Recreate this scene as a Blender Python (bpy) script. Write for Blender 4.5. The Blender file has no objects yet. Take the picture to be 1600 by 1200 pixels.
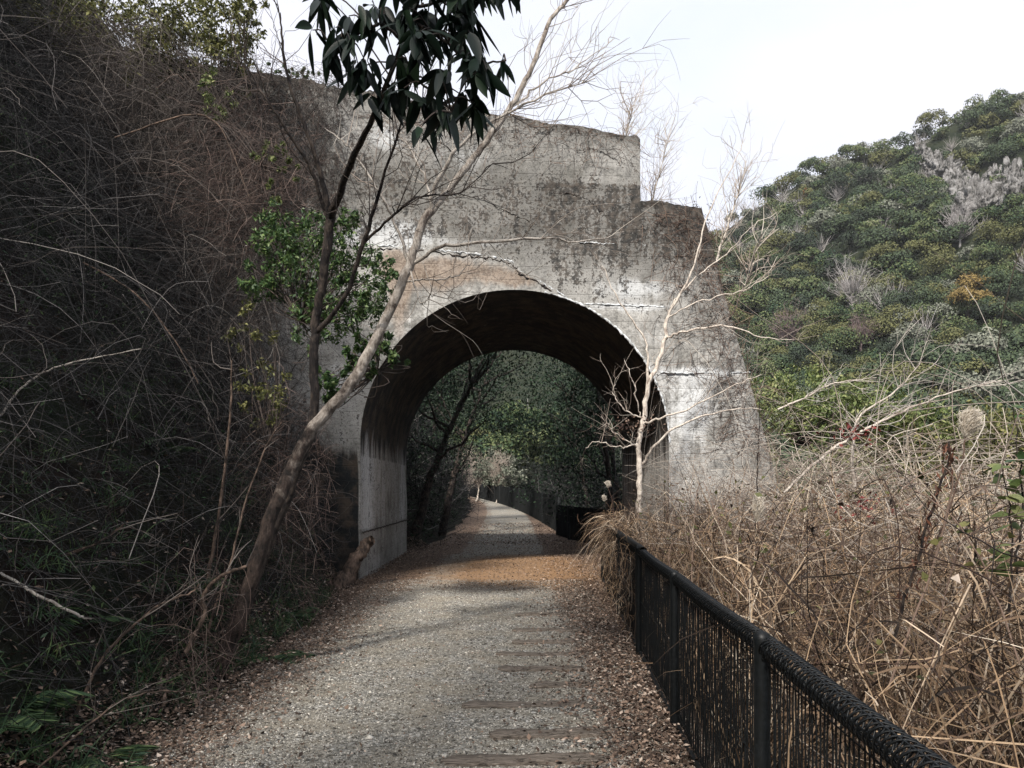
import bpy, math, random
import numpy as np
from mathutils import Vector
R = math.radians
C = bpy.context.scene.collection
sc = bpy.context.scene
rng = np.random.default_rng(7)
random.seed(7)

# ------------------------------------------------------------------ camera, sky, sun, exposure
EYE = 1.6; F = 1200.0; HZ = 765.0
cam_d = bpy.data.cameras.new('camera'); cam = bpy.data.objects.new('camera', cam_d); C.objects.link(cam)
cam.location = (0, 0, EYE); cam.rotation_euler = (R(90), 0, 0)
cam_d.sensor_width = 36.0; cam_d.lens = 36.0 * F / 1600.0
cam_d.shift_y = (HZ - 600.0) / 1600.0
cam_d.clip_start = 0.05; cam_d.clip_end = 5000
sc.camera = cam
SUN_EL, SUN_AZ = 43.0, 24.0      # azimuth: how far to the left of straight behind the camera
world = bpy.data.worlds.new('World'); sc.world = world; world.use_nodes = True
nt = world.node_tree; nt.nodes.clear()
wo = nt.nodes.new('ShaderNodeOutputWorld'); mixs = nt.nodes.new('ShaderNodeMixShader')
sky = nt.nodes.new('ShaderNodeTexSky'); sky.sky_type = 'NISHITA'; sky.sun_disc = False
sky.sun_elevation = R(SUN_EL); sky.sun_rotation = R(180 + SUN_AZ)
bgs = nt.nodes.new('ShaderNodeBackground'); bgs.inputs[1].default_value = 0.12
nt.links.new(sky.outputs[0], bgs.inputs[0])
tc = nt.nodes.new('ShaderNodeTexCoord'); nz = nt.nodes.new('ShaderNodeTexNoise')
nz.inputs['Scale'].default_value = 1.7; nz.inputs['Detail'].default_value = 5
mp = nt.nodes.new('ShaderNodeMapping'); mp.inputs['Scale'].default_value = (1, 1, 2.2)
nt.links.new(tc.outputs['Generated'], mp.inputs[0]); nt.links.new(mp.outputs[0], nz.inputs['Vector'])
cr = nt.nodes.new('ShaderNodeValToRGB')
cr.color_ramp.elements[0].position = 0.38; cr.color_ramp.elements[0].color = (0.74, 0.82, 0.93, 1)
cr.color_ramp.elements[1].position = 0.60; cr.color_ramp.elements[1].color = (0.885, 0.885, 0.96, 1)
nt.links.new(nz.outputs[0], cr.inputs[0])
bgc = nt.nodes.new('ShaderNodeBackground'); bgc.inputs[1].default_value = 0.68
nt.links.new(cr.outputs[0], bgc.inputs[0])
mixs.inputs[0].default_value = 0.93
nt.links.new(bgs.outputs[0], mixs.inputs[1]); nt.links.new(bgc.outputs[0], mixs.inputs[2])
nt.links.new(mixs.outputs[0], wo.inputs[0])
sun_d = bpy.data.lights.new('sun', 'SUN'); sun_d.energy = 4.9; sun_d.angle = R(5); sun_d.color = (1.0, 0.93, 0.85)
sun = bpy.data.objects.new('sun', sun_d); C.objects.link(sun)
sdir = Vector((math.sin(R(SUN_AZ)) * math.cos(R(SUN_EL)), math.cos(R(SUN_AZ)) * math.cos(R(SUN_EL)), -math.sin(R(SUN_EL))))
sun.rotation_euler = sdir.to_track_quat('-Z', 'Y').to_euler()
sc.view_settings.view_transform = 'Standard'; sc.view_settings.look = 'None'
sc.view_settings.gamma = 1.0; sc.view_settings.exposure = 0.82
sc.render.engine = 'CYCLES'
sc.cycles.max_bounces = 5; sc.cycles.diffuse_bounces = 3; sc.cycles.glossy_bounces = 2; sc.cycles.transmission_bounces = 2

# ------------------------------------------------------------------ helpers
def P(px, py, D):
    return np.array([(px - 800.0) / F * D, D, EYE + (HZ - py) / F * D])

def link(o, parent=None):
    C.objects.link(o)
    if parent is not None: o.parent = parent
    return o

def mesh(name, V, Fq, m, parent=None, smooth=True, attrs=None):
    V = np.asarray(V, dtype=np.float32).reshape(-1, 3); Fq = np.asarray(Fq, dtype=np.int32)
    me = bpy.data.meshes.new(name)
    k = Fq.shape[1]
    me.vertices.add(len(V)); me.vertices.foreach_set('co', V.ravel())
    me.loops.add(Fq.size); me.loops.foreach_set('vertex_index', Fq.ravel())
    me.polygons.add(len(Fq)); me.polygons.foreach_set('loop_start', np.arange(0, Fq.size, k, dtype=np.int32))
    try: me.polygons.foreach_set('loop_total', np.full(len(Fq), k, dtype=np.int32))
    except Exception: pass
    me.update(calc_edges=True)
    if smooth: me.polygons.foreach_set('use_smooth', np.ones(len(Fq), dtype=bool))
    if attrs:
        for a, vals in attrs.items():
            at = me.attributes.new(a, 'FLOAT', 'POINT'); at.data.foreach_set('value', np.asarray(vals, dtype=np.float32))
    for mm in (m if isinstance(m, (list, tuple)) else [m]): me.materials.append(mm)
    me.validate()
    o = bpy.data.objects.new(name, me)
    return link(o, parent)

def tag(o, label=None, cat=None, group=None, kind=None):
    if label: o['label'] = label
    if cat: o['category'] = cat
    if group: o['group'] = group
    if kind: o['kind'] = kind
    return o

def empty(name, loc, label, cat, group=None):
    o = bpy.data.objects.new(name, None); o.location = loc; link(o)
    o.empty_display_size = 0.2
    return tag(o, label, cat, group)

class Geo:
    """collects quads"""
    def __init__(s): s.V = []; s.F = []; s.n = 0
    def add(s, V, Fq):
        V = np.asarray(V, dtype=np.float64).reshape(-1, 3); s.V.append(V); s.F.append(np.asarray(Fq) + s.n); s.n += len(V)
    def build(s, name, m, parent=None, smooth=True, off=None):
        if not s.V: return None
        V = np.concatenate(s.V)
        if off is not None: V = V - np.asarray(off)
        return mesh(name, V, np.concatenate(s.F), m, parent, smooth)

def tubes(Pn, Rn, sides=3):
    """N polylines (N,K,3), radii (N,K) -> verts, quads"""
    Pn = np.asarray(Pn, float); Rn = np.asarray(Rn, float)
    N, K, _ = Pn.shape
    T = np.gradient(Pn, axis=1); T /= (np.linalg.norm(T, axis=2, keepdims=True) + 1e-9)
    ref = np.zeros((N, 1, 3)); mt = np.abs(T.mean(axis=1)); ref[np.arange(N), 0, np.argmin(mt, axis=1)] = 1.0
    A = np.cross(T, np.broadcast_to(ref, T.shape)); A /= (np.linalg.norm(A, axis=2, keepdims=True) + 1e-9)
    B = np.cross(T, A)
    ang = np.arange(sides) * 2 * math.pi / sides
    V = Pn[:, :, None, :] + Rn[:, :, None, None] * (np.cos(ang)[None, None, :, None] * A[:, :, None, :] + np.sin(ang)[None, None, :, None] * B[:, :, None, :])
    idx = np.arange(N * K * sides).reshape(N, K, sides)
    a = idx[:, :-1, :]; b = idx[:, 1:, :]
    Fq = np.stack([a, np.roll(a, -1, axis=2), np.roll(b, -1, axis=2), b], axis=-1).reshape(-1, 4)
    return V.reshape(-1, 3), Fq

def ribbons(Pn, Wn, up=None, r=rng):
    Pn = np.asarray(Pn, float); N, K, _ = Pn.shape
    T = np.gradient(Pn, axis=1); T /= (np.linalg.norm(T, axis=2, keepdims=True) + 1e-9)
    S = r.normal(size=(N, 1, 3)); S = S - (S * T).sum(2, keepdims=True) * T
    S /= (np.linalg.norm(S, axis=2, keepdims=True) + 1e-9)
    V = np.stack([Pn - S * Wn[:, :, None], Pn + S * Wn[:, :, None]], axis=2)
    idx = np.arange(N * K * 2).reshape(N, K, 2)
    Fq = np.stack([idx[:, :-1, 0], idx[:, :-1, 1], idx[:, 1:, 1], idx[:, 1:, 0]], axis=-1).reshape(-1, 4)
    return V.reshape(-1, 3), Fq

def leaves(cen, ax, nrm, L, W, fold=0.25):
    """N four-vertex folded leaves"""
    cen = np.asarray(cen, float); N = len(cen)
    ax = ax / (np.linalg.norm(ax, axis=1, keepdims=True) + 1e-9)
    s = np.cross(ax, nrm); s /= (np.linalg.norm(s, axis=1, keepdims=True) + 1e-9)
    n = np.cross(s, ax); L = np.broadcast_to(L, (N,))[:, None]; W = np.broadcast_to(W, (N,))[:, None]
    v0 = cen - ax * L * .5; v2 = cen + ax * L * .5
    mid = cen - ax * L * .05 + n * W * fold
    V = np.stack([v0, mid - s * W * .5, v2, mid + s * W * .5], axis=1)
    return V.reshape(-1, 3), np.arange(4 * N).reshape(N, 4)

def rdir(n, r=rng):
    d = r.normal(size=(n, 3)); return d / np.linalg.norm(d, axis=1, keepdims=True)

def smooth_curve(pts, K, jit=0.0):
    pts = np.asarray(pts, float); n = len(pts)
    if n == 2: out = pts[0] + (pts[1] - pts[0]) * np.linspace(0, 1, K)[:, None]
    else:
        t = np.linspace(0, n - 1, K); i = np.clip(t.astype(int), 0, n - 2); f = (t - i)[:, None]
        p = np.vstack([2 * pts[0] - pts[1], pts, 2 * pts[-1] - pts[-2]]); a, b, c, d = p[i], p[i + 1], p[i + 2], p[i + 3]
        out = 0.5 * ((2 * b) + (-a + c) * f + (2 * a - 5 * b + 4 * c - d) * f ** 2 + (-a + 3 * b - 3 * c + d) * f ** 3)
    if jit: out[1:-1] += rng.normal(size=(K - 2, out.shape[1])) * jit
    return out

def hash2(i, j, s=0):
    h = np.sin(i * 127.1 + j * 311.7 + s * 74.7) * 43758.5453
    return h - np.floor(h)
def vnoise(x, y, s=0):
    xi = np.floor(x); yi = np.floor(y); fx = x - xi; fy = y - yi
    fx = fx * fx * (3 - 2 * fx); fy = fy * fy * (3 - 2 * fy)
    a = hash2(xi, yi, s); b = hash2(xi + 1, yi, s); c = hash2(xi, yi + 1, s); d = hash2(xi + 1, yi + 1, s)
    return (a * (1 - fx) + b * fx) * (1 - fy) + (c * (1 - fx) + d * fx) * fy
def fbm(x, y, s=0, o=4):
    v = 0; a = .5
    for k in range(o): v = v + a * vnoise(x * 2 ** k, y * 2 ** k, s + k); a *= .5
    return v / (1 - .5 ** o)
def sm(x, a, b):
    t = np.clip((x - a) / (b - a), 0, 1); return t * t * (3 - 2 * t)

def grid(xs, ys, hf):
    X, Y = np.meshgrid(xs, ys); Z = hf(X, Y)
    V = np.stack([X, Y, Z], -1).reshape(-1, 3); ny, nx = X.shape
    idx = np.arange(nx * ny).reshape(ny, nx)
    Fq = np.stack([idx[:-1, :-1], idx[:-1, 1:], idx[1:, 1:], idx[1:, :-1]], -1).reshape(-1, 4)
    return V, Fq

# ------------------------------------------------------------------ materials
def newmat(name, rough=0.85, spec=0.3):
    m = bpy.data.materials.new(name); m.use_nodes = True; n = m.node_tree
    b = n.nodes['Principled BSDF']; b.inputs['Roughness'].default_value = rough
    b.inputs['Specular IOR Level'].default_value = spec
    return m, n, b
def ramp(n, src, stops, interp='LINEAR'):
    r = n.nodes.new('ShaderNodeValToRGB'); e = r.color_ramp.elements; r.color_ramp.interpolation = interp
    while len(e) < len(stops): e.new(0.5)
    for k, (p, c) in enumerate(stops):
        e[k].position = p; e[k].color = (c, c, c, 1) if not isinstance(c, tuple) else (*c, 1)
    if src is not None: n.links.new(src, r.inputs[0])
    return r.outputs[0]
def noise(n, scale, detail=4, vec=None, rough=0.5, dist=0.0):
    t = n.nodes.new('ShaderNodeTexNoise'); t.inputs['Scale'].default_value = scale; t.inputs['Detail'].default_value = detail
    t.inputs['Roughness'].default_value = rough; t.inputs['Distortion'].default_value = dist
    if vec is not None: n.links.new(vec, t.inputs['Vector'])
    return t.outputs[0]
def pos(n, scale=(1, 1, 1)):
    g = n.nodes.new('ShaderNodeNewGeometry'); mpp = n.nodes.new('ShaderNodeMapping'); mpp.inputs['Scale'].default_value = scale
    n.links.new(g.outputs['Position'], mpp.inputs[0]); return mpp.outputs[0]
def objpos(n, scale=(1, 1, 1)):
    g = n.nodes.new('ShaderNodeTexCoord'); mpp = n.nodes.new('ShaderNodeMapping'); mpp.inputs['Scale'].default_value = scale
    n.links.new(g.outputs['Object'], mpp.inputs[0]); return mpp.outputs[0]
def island(n):
    return n.nodes.new('ShaderNodeNewGeometry').outputs['Random Per Island']
def mixc(n, fac, a, b, mode='MIX'):
    m = n.nodes.new('ShaderNodeMix'); m.data_type = 'RGBA'; m.blend_type = mode
    for k, v in ((0, fac), (6, a), (7, b)):
        if isinstance(v, (int, float)): m.inputs[k].default_value = v
        elif isinstance(v, tuple): m.inputs[k].default_value = (*v, 1)
        else: n.links.new(v, m.inputs[k])
    return m.outputs[2]
def mth(n, op, a, b=None, c=None, clamp=False):
    m = n.nodes.new('ShaderNodeMath'); m.operation = op; m.use_clamp = clamp
    for k, v in ((0, a), (1, b), (2, c)):
        if v is None: continue
        if isinstance(v, (int, float)): m.inputs[k].default_value = v
        else: n.links.new(v, m.inputs[k])
    return m.outputs[0]
def attr(n, name):
    a = n.nodes.new('ShaderNodeAttribute'); a.attribute_name = name; return a.outputs['Fac']
def bump(n, b, h, strength=0.5, dist=0.02):
    bp = n.nodes.new('ShaderNodeBump'); bp.inputs['Strength'].default_value = strength; bp.inputs['Distance'].default_value = dist
    n.links.new(h, bp.inputs['Height']); n.links.new(bp.outputs[0], b.inputs['Normal'])

def strand_mat(name, stops, rough=0.8, nscale=0.0, translucent=0.0, spec=0.3):
    """colour differs strand by strand (each strand its own tone), with patches"""
    m, n, b = newmat(name, rough, spec)
    c = ramp(n, island(n), stops)
    if nscale:
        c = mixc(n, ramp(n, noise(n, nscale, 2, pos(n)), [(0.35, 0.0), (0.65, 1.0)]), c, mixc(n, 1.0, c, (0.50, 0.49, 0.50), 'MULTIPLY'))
    n.links.new(c, b.inputs['Base Color'])
    if translucent:
        tr = n.nodes.new('ShaderNodeBsdfTranslucent'); n.links.new(c, tr.inputs[0])
        ms = n.nodes.new('ShaderNodeMixShader'); ms.inputs[0].default_value = translucent
        n.links.new(b.outputs[0], ms.inputs[1]); n.links.new(tr.outputs[0], ms.inputs[2])
        n.links.new(ms.outputs[0], n.nodes['Material Output'].inputs[0])
    return m

def bark_mat(name, c1, c2, patch=0.5, scale=30):
    m, n, b = newmat(name, 0.85, 0.25)
    v = objpos(n, (1, 1, 0.35)); a = noise(n, scale, 6, v, 0.6); d = noise(n, 7, 4, objpos(n), 0.6, 0.6)
    f = mth(n, 'ADD', mth(n, 'MULTIPLY', a, 0.5), mth(n, 'MULTIPLY', d, 0.5))
    n.links.new(ramp(n, f, [(patch - .10, c1), (patch + .08, c2)]), b.inputs['Base Color'])
    bump(n, b, a, 1.0, 0.025); return m

M = {}
M['pale_bark'] = bark_mat('pale_bark', (0.10, 0.080, 0.066), (0.46, 0.42, 0.37), 0.45)
M['brown_bark'] = bark_mat('brown_bark', (0.03, 0.022, 0.017), (0.15, 0.105, 0.08), 0.52)
M['dark_bark'] = bark_mat('dark_bark', (0.012, 0.010, 0.010), (0.07, 0.055, 0.045), 0.55)
M['white_bark'] = bark_mat('white_bark', (0.16, 0.125, 0.105), (0.52, 0.47, 0.41), 0.46)
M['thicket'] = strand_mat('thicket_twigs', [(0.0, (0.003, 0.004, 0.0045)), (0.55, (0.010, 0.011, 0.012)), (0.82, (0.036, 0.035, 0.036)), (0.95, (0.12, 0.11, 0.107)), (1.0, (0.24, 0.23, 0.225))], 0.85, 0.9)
M['hedge_twig'] = strand_mat('hanging_twigs', [(0.0, (0.012, 0.010, 0.009)), (0.6, (0.038, 0.030, 0.027)), (1.0, (0.16, 0.14, 0.125))], 0.85)
M['twig_pale'] = strand_mat('pale_twigs', [(0.0, (0.14, 0.11, 0.09)), (0.5, (0.30, 0.25, 0.21)), (1.0, (0.50, 0.46, 0.40))])
M['cane'] = strand_mat('grey_canes', [(0.0, (0.035, 0.029, 0.026)), (0.6, (0.10, 0.086, 0.078)), (1.0, (0.27, 0.25, 0.23))])
M['twig_dark'] = strand_mat('dark_twigs', [(0.0, (0.02, 0.016, 0.014)), (1.0, (0.09, 0.07, 0.06))])
M['twig_red'] = strand_mat('reddish_twigs', [(0.0, (0.025, 0.016, 0.014)), (0.6, (0.07, 0.046, 0.039)), (1.0, (0.22, 0.165, 0.14))])
M['dry_grass'] = strand_mat('dry_grass', [(0.0, (0.018, 0.013, 0.010)), (0.42, (0.10, 0.066, 0.045)), (0.64, (0.34, 0.225, 0.135)), (0.83, (0.60, 0.44, 0.285)), (1.0, (0.82, 0.72, 0.58))], 0.7, 1.1, 0.2)
M['dry_vine'] = strand_mat('dry_vine', [(0.0, (0.018, 0.012, 0.010)), (0.5, (0.07, 0.042, 0.032)), (1.0, (0.24, 0.17, 0.13))])
M['litter'] = strand_mat('leaf_litter', [(0.0, (0.025, 0.016, 0.011)), (0.35, (0.070, 0.048, 0.036)), (0.65, (0.15, 0.104, 0.076)), (0.87, (0.25, 0.175, 0.13)), (1.0, (0.50, 0.42, 0.35))], 0.75)
M['stone'] = strand_mat('gravel_stones', [(0.0, (0.04, 0.038, 0.034)), (0.35, (0.15, 0.142, 0.122)), (0.75, (0.28, 0.265, 0.23)), (1.0, (0.56, 0.53, 0.47))], 0.85)
M['forest'] = strand_mat('forest_leaves', [(0.0, (0.016, 0.030, 0.015)), (0.5, (0.038, 0.062, 0.026)), (1.0, (0.075, 0.10, 0.042))], 0.8)
M['big_leaf'], n_, b_ = newmat('glossy_dark_leaf', 0.5, 0.22)
n_.links.new(ramp(n_, island(n_), [(0, (0.003, 0.008, 0.006)), (0.7, (0.006, 0.017, 0.009)), (1, (0.015, 0.032, 0.014))]), b_.inputs['Base Color'])
M['small_leaf'] = strand_mat('small_green_leaf', [(0.0, (0.02, 0.045, 0.018)), (0.6, (0.05, 0.095, 0.03)), (1.0, (0.12, 0.17, 0.055))], 0.5, 0, 0.2)
M['olive_leaf'] = strand_mat('olive_leaf', [(0.0, (0.04, 0.045, 0.015)), (0.6, (0.10, 0.11, 0.035)), (1.0, (0.24, 0.23, 0.09))], 0.55, 0, 0.2)
M['dim_leaf'] = strand_mat('evergreen_leaf', [(0.0, (0.004, 0.010, 0.006)), (0.75, (0.012, 0.026, 0.014)), (1.0, (0.04, 0.075, 0.038))], 0.6, 0, 0.1, 0.2)
M['fern'] = strand_mat('fern_green', [(0.0, (0.015, 0.035, 0.018)), (0.6, (0.035, 0.07, 0.03)), (1.0, (0.09, 0.13, 0.05))], 0.6, 0, 0.15)
M['ivy'] = strand_mat('yellow_green_leaf', [(0.0, (0.05, 0.075, 0.025)), (0.6, (0.13, 0.17, 0.055)), (1.0, (0.24, 0.25, 0.11))], 0.6, 0, 0.2)
M['red_leaf'] = strand_mat('red_leaf', [(0.0, (0.08, 0.014, 0.014)), (1.0, (0.24, 0.05, 0.045))], 0.6)
M['rust_leaf'] = strand_mat('rust_brown_leaf', [(0.0, (0.04, 0.018, 0.012)), (1.0, (0.17, 0.075, 0.045))], 0.7)
M['plume'] = strand_mat('plume', [(0.0, (0.50, 0.44, 0.36)), (1.0, (0.82, 0.77, 0.68))], 0.9, 0, 0.4)
M['fence'], n_, b_ = newmat('black_fence_paint', 0.5, 0.28)
n_.links.new(ramp(n_, noise(n_, 40, 4, pos(n_)), [(0.4, (0.0015, 0.0025, 0.003)), (0.8, (0.006, 0.008, 0.010))]), b_.inputs['Base Color'])
M['far_fence'], n_, b_ = newmat('dark_weathered_fence', 0.8, 0.2)
n_.links.new(ramp(n_, noise(n_, 3, 5, pos(n_, (6, 6, 0.4))), [(0.35, (0.003, 0.0045, 0.005)), (0.7, (0.015, 0.017, 0.018))]), b_.inputs['Base Color'])

def wood_mat():
    m, n, b = newmat('weathered_sleeper_wood', 0.9, 0.2)
    a = noise(n, 5, 9, objpos(n, (1.2, 16, 16)), 0.75, 0.8)
    c = ramp(n, a, [(0.38, (0.02, 0.017, 0.014)), (0.47, (0.115, 0.096, 0.078)), (0.62, (0.25, 0.215, 0.18))])
    n.links.new(c, b.inputs['Base Color']); bump(n, b, a, 0.8, 0.02); return m
M['wood'] = wood_mat()

def soil_mat():
    m, n, b = newmat('bank_soil', 0.95, 0.1)
    a = noise(n, 9, 8, pos(n), 0.7); d = noise(n, 1.1, 4, pos(n))
    c = mixc(n, ramp(n, d, [(0.4, 0.0), (0.6, 1.0)]), ramp(n, a, [(0.35, (0.006, 0.005, 0.005)), (0.7, (0.028, 0.020, 0.016))]),
             ramp(n, a, [(0.35, (0.006, 0.009, 0.006)), (0.7, (0.022, 0.028, 0.016))]))
    n.links.new(c, b.inputs['Base Color']); bump(n, b, a, 0.9, 0.06); return m
M['soil'] = soil_mat()

def path_mat():
    m, n, b = newmat('gravel_path', 0.92, 0.2)
    v = pos(n)
    vo = n.nodes.new('ShaderNodeTexVoronoi'); vo.inputs['Scale'].default_value = 55; n.links.new(v, vo.inputs['Vector'])
    cell = n.nodes.new('ShaderNodeSeparateColor'); n.links.new(vo.outputs['Color'], cell.inputs[0])
    grey = ramp(n, cell.outputs[0], [(0.0, (0.055, 0.056, 0.052)), (0.45, (0.155, 0.155, 0.142)), (0.8, (0.29, 0.285, 0.26)), (1.0, (0.52, 0.51, 0.48))])
    fine = ramp(n, noise(n, 160, 3, v), [(0.3, (0.09, 0.09, 0.082)), (0.7, (0.32, 0.315, 0.29))])
    fine = mixc(n, 1.0, fine, (1.08, 0.98, 0.84), 'MULTIPLY')
    grey = mixc(n, ramp(n, noise(n, 2.2, 5, v, 0.65), [(0.42, 0.15), (0.6, 0.85)]), grey, fine)
    brown = ramp(n, cell.outputs[1], [(0.0, (0.035, 0.024, 0.018)), (0.5, (0.105, 0.074, 0.054)), (1.0, (0.26, 0.19, 0.145))])
    ochre = ramp(n, mth(n, 'ADD', mth(n, 'MULTIPLY', cell.outputs[1], 0.35), mth(n, 'MULTIPLY', noise(n, 60, 4, v), 0.65)), [(0.25, (0.14, 0.075, 0.034)), (0.7, (0.30, 0.185, 0.10))])
    e = attr(n, 'edge'); nb = noise(n, 3.5, 6, v, 0.7)
    fe = mth(n, 'ADD', e, mth(n, 'MULTIPLY', mth(n, 'SUBTRACT', nb, 0.5), 1.2))
    c = mixc(n, ramp(n, fe, [(0.35, 0.0), (0.65, 1.0)]), grey, brown)
    fo = mth(n, 'ADD', attr(n, 'ochre'), mth(n, 'MULTIPLY', mth(n, 'SUBTRACT', nb, 0.5), 0.6))
    c = mixc(n, ramp(n, fo, [(0.3, 0.0), (0.8, 0.9)]), c, ochre)
    n.links.new(c, b.inputs['Base Color'])
    h = mth(n, 'ADD', mth(n, 'SUBTRACT', 1.0, vo.outputs['Distance']), mth(n, 'MULTIPLY', noise(n, 90, 4, v), 0.7))
    bump(n, b, h, 0.9, 0.012); return m
M['path'] = path_mat()

def concrete_mat(name='stained_concrete', soot_shade=False):
    m, n, b = newmat(name, 0.9, 0.2)
    v = pos(n); vs = pos(n, (1.0, 1.0, 0.09))
    big = noise(n, 0.55, 6, v, 0.65); mid = noise(n, 3.2, 7, v, 0.7); fin = noise(n, 21, 8, v, 0.8); streak = noise(n, 5.5, 6, vs, 0.65)
    base = ramp(n, mth(n, 'ADD', mth(n, 'MULTIPLY', big, 0.5), mth(n, 'MULTIPLY', mid, 0.5)), [(0.40, (0.20, 0.196, 0.18)), (0.49, (0.35, 0.345, 0.325)), (0.58, (0.52, 0.515, 0.49))])
    base = mixc(n, 0.8, base, ramp(n, fin, [(0.38, 0.3), (0.62, 1.1)]), 'MULTIPLY')
    base = mixc(n, 0.55, base, ramp(n, streak, [(0.4, 0.45), (0.58, 1.05)]), 'MULTIPLY')
    # board marks of the shuttering: thin horizontal seams
    sp = n.nodes.new('ShaderNodeSeparateXYZ'); n.links.new(pos(n), sp.inputs[0])
    zz = mth(n, 'ADD', sp.outputs[2], mth(n, 'MULTIPLY', noise(n, 1.5, 2, v), 0.03))
    fr = mth(n, 'FRACT', mth(n, 'MULTIPLY', zz, 4.2)); seam = ramp(n, mth(n, 'ABSOLUTE', mth(n, 'SUBTRACT', fr, 0.5)), [(0.0, 1.0), (0.035, 0.0)])
    base = mixc(n, mth(n, 'MULTIPLY', seam, mth(n, 'MULTIPLY', ramp(n, noise(n, 1.3, 3, v), [(0.4, 0.0), (0.6, 1.0)]), 0.35)), base, (0.09, 0.085, 0.075))
    # efflorescence
    fw = mth(n, 'ADD', attr(n, 'white'), mth(n, 'MULTIPLY', mth(n, 'SUBTRACT', mth(n, 'ADD', mth(n, 'MULTIPLY', streak, 0.45), mth(n, 'ADD', mth(n, 'MULTIPLY', mid, 0.3), mth(n, 'MULTIPLY', fin, 0.25))), 0.5), 5.0))
    c = mixc(n, ramp(n, fw, [(0.35, 0.0), (0.95, 0.9)]), base, mixc(n, ramp(n, fin, [(0.4, 0.0), (0.6, 1.0)]), (0.38, 0.395, 0.40), (0.55, 0.565, 0.57)))
    # rust
    fr_ = mth(n, 'ADD', attr(n, 'rust'), mth(n, 'MULTIPLY', mth(n, 'SUBTRACT', mth(n, 'ADD', mth(n, 'MULTIPLY', mid, 0.5), mth(n, 'MULTIPLY', streak, 0.5)), 0.5), 3.5))
    c = mixc(n, ramp(n, fr_, [(0.3, 0.0), (1.5, 0.72)]), c, mixc(n, ramp(n, fin, [(0.4, 0.0), (0.6, 1.0)]), (0.10, 0.064, 0.042), (0.26, 0.195, 0.14)))
    # moss and lichen
    spk = mth(n, 'ADD', mth(n, 'MULTIPLY', fin, 0.50), mth(n, 'ADD', mth(n, 'MULTIPLY', mid, 0.27), mth(n, 'MULTIPLY', streak, 0.23)))
    fd = mth(n, 'ADD', attr(n, 'dark'), mth(n, 'MULTIPLY', mth(n, 'SUBTRACT', spk, 0.5), 15.0))
    dk = mixc(n, ramp(n, noise(n, 11, 5, v), [(0.4, 0.0), (0.62, 1.0)]), (0.010, 0.0095, 0.009), (0.060, 0.050, 0.041))
    c = mixc(n, ramp(n, fd, [(0.35, 0.0), (0.95, 0.93)]), c, dk)
    # black layer: dark stain plus shade painted into the colour
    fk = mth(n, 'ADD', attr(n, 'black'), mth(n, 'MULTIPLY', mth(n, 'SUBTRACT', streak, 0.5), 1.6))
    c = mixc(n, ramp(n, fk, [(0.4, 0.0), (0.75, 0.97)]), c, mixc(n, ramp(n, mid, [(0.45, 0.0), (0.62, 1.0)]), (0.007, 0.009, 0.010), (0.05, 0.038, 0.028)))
    n.links.new(c, b.inputs['Base Color'])
    bump(n, b, mth(n, 'ADD', mth(n, 'MULTIPLY', fin, 0.6), mth(n, 'ADD', mth(n, 'MULTIPLY', mid, 0.8), mth(n, 'MULTIPLY', seam, -0.25))), 0.7, 0.035)
    return m
M['concrete'] = concrete_mat()
m_, n_, b_ = newmat('lime_crust', 0.9, 0.2)
n_.links.new(ramp(n_, noise(n_, 12, 5, pos(n_)), [(0.35, (0.16, 0.16, 0.155)), (0.6, (0.55, 0.58, 0.60))]), b_.inputs['Base Color']); M['crust'] = m_
def rock_mat():
    m, n, b = newmat('pale_cliff_rock', 0.95, 0.1)
    a = noise(n, 0.7, 8, pos(n, (1, 1, 0.5)), 0.75)
    n.links.new(ramp(n, a, [(0.42, (0.03, 0.032, 0.028)), (0.49, (0.17, 0.165, 0.16)), (0.60, (0.33, 0.325, 0.32))]), b.inputs['Base Color'])
    bump(n, b, a, 1.0, 1.5); return m
M['rock'] = rock_mat()

# ------------------------------------------------------------------ ground
def fence_x(Y): return 0.80 + 0.06 * np.minimum(Y, 13.5)
def path_c(Y): return -np.clip((Y - 34) / 46, 0, 3) ** 2 * 3.2
def foot_x(Y): return -2.35 + path_c(Y) - 0.45 * sm(Y, 8, 13) + 0.45 * sm(Y, 19, 22)
def rise(Y): return np.clip(Y - 28, 0, 60) * 0.0173
def ridge_z(X):   # height of the mountain's crest, rising to the right
    return -14 * np.clip((X - 80) / 90, 0.3, 1) + np.interp(X, [-300, -60, 20, 52, 66, 78, 92, 108, 125, 146, 167, 210, 300, 500], [30, 46, 66, 78, 88, 97, 104, 112, 120, 127, 133, 143, 158, 165])
def mountain_z(X, Y):
    crest = 250 + 14 * np.sin(X * .03) + 0 * Y
    t = np.clip((Y - 84) / (crest - 84), 0, 1.6)
    up = np.where(t < 1, t ** 0.92, 1 - (t - 1) * .8)
    z = -9 + (ridge_z(X) + 9) * up
    z = z + (fbm(X * .035, Y * .035, 3) - .5) * 20 * np.clip(t, 0, 1) * (1 - sm(t, .8, 1.0) * .75)
    # nearer spur on the right
    spur = sm(X, 88, 128) * np.exp(-((Y - 158 - (X - 110) * .15) / 26) ** 2) * 19
    gully = -9 * np.exp(-((X - 128 + (Y - 200) * .3) / 12) ** 2) * sm(Y, 170, 200) * (1 - sm(Y, 235, 250))
    return z + spur + gully
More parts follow.
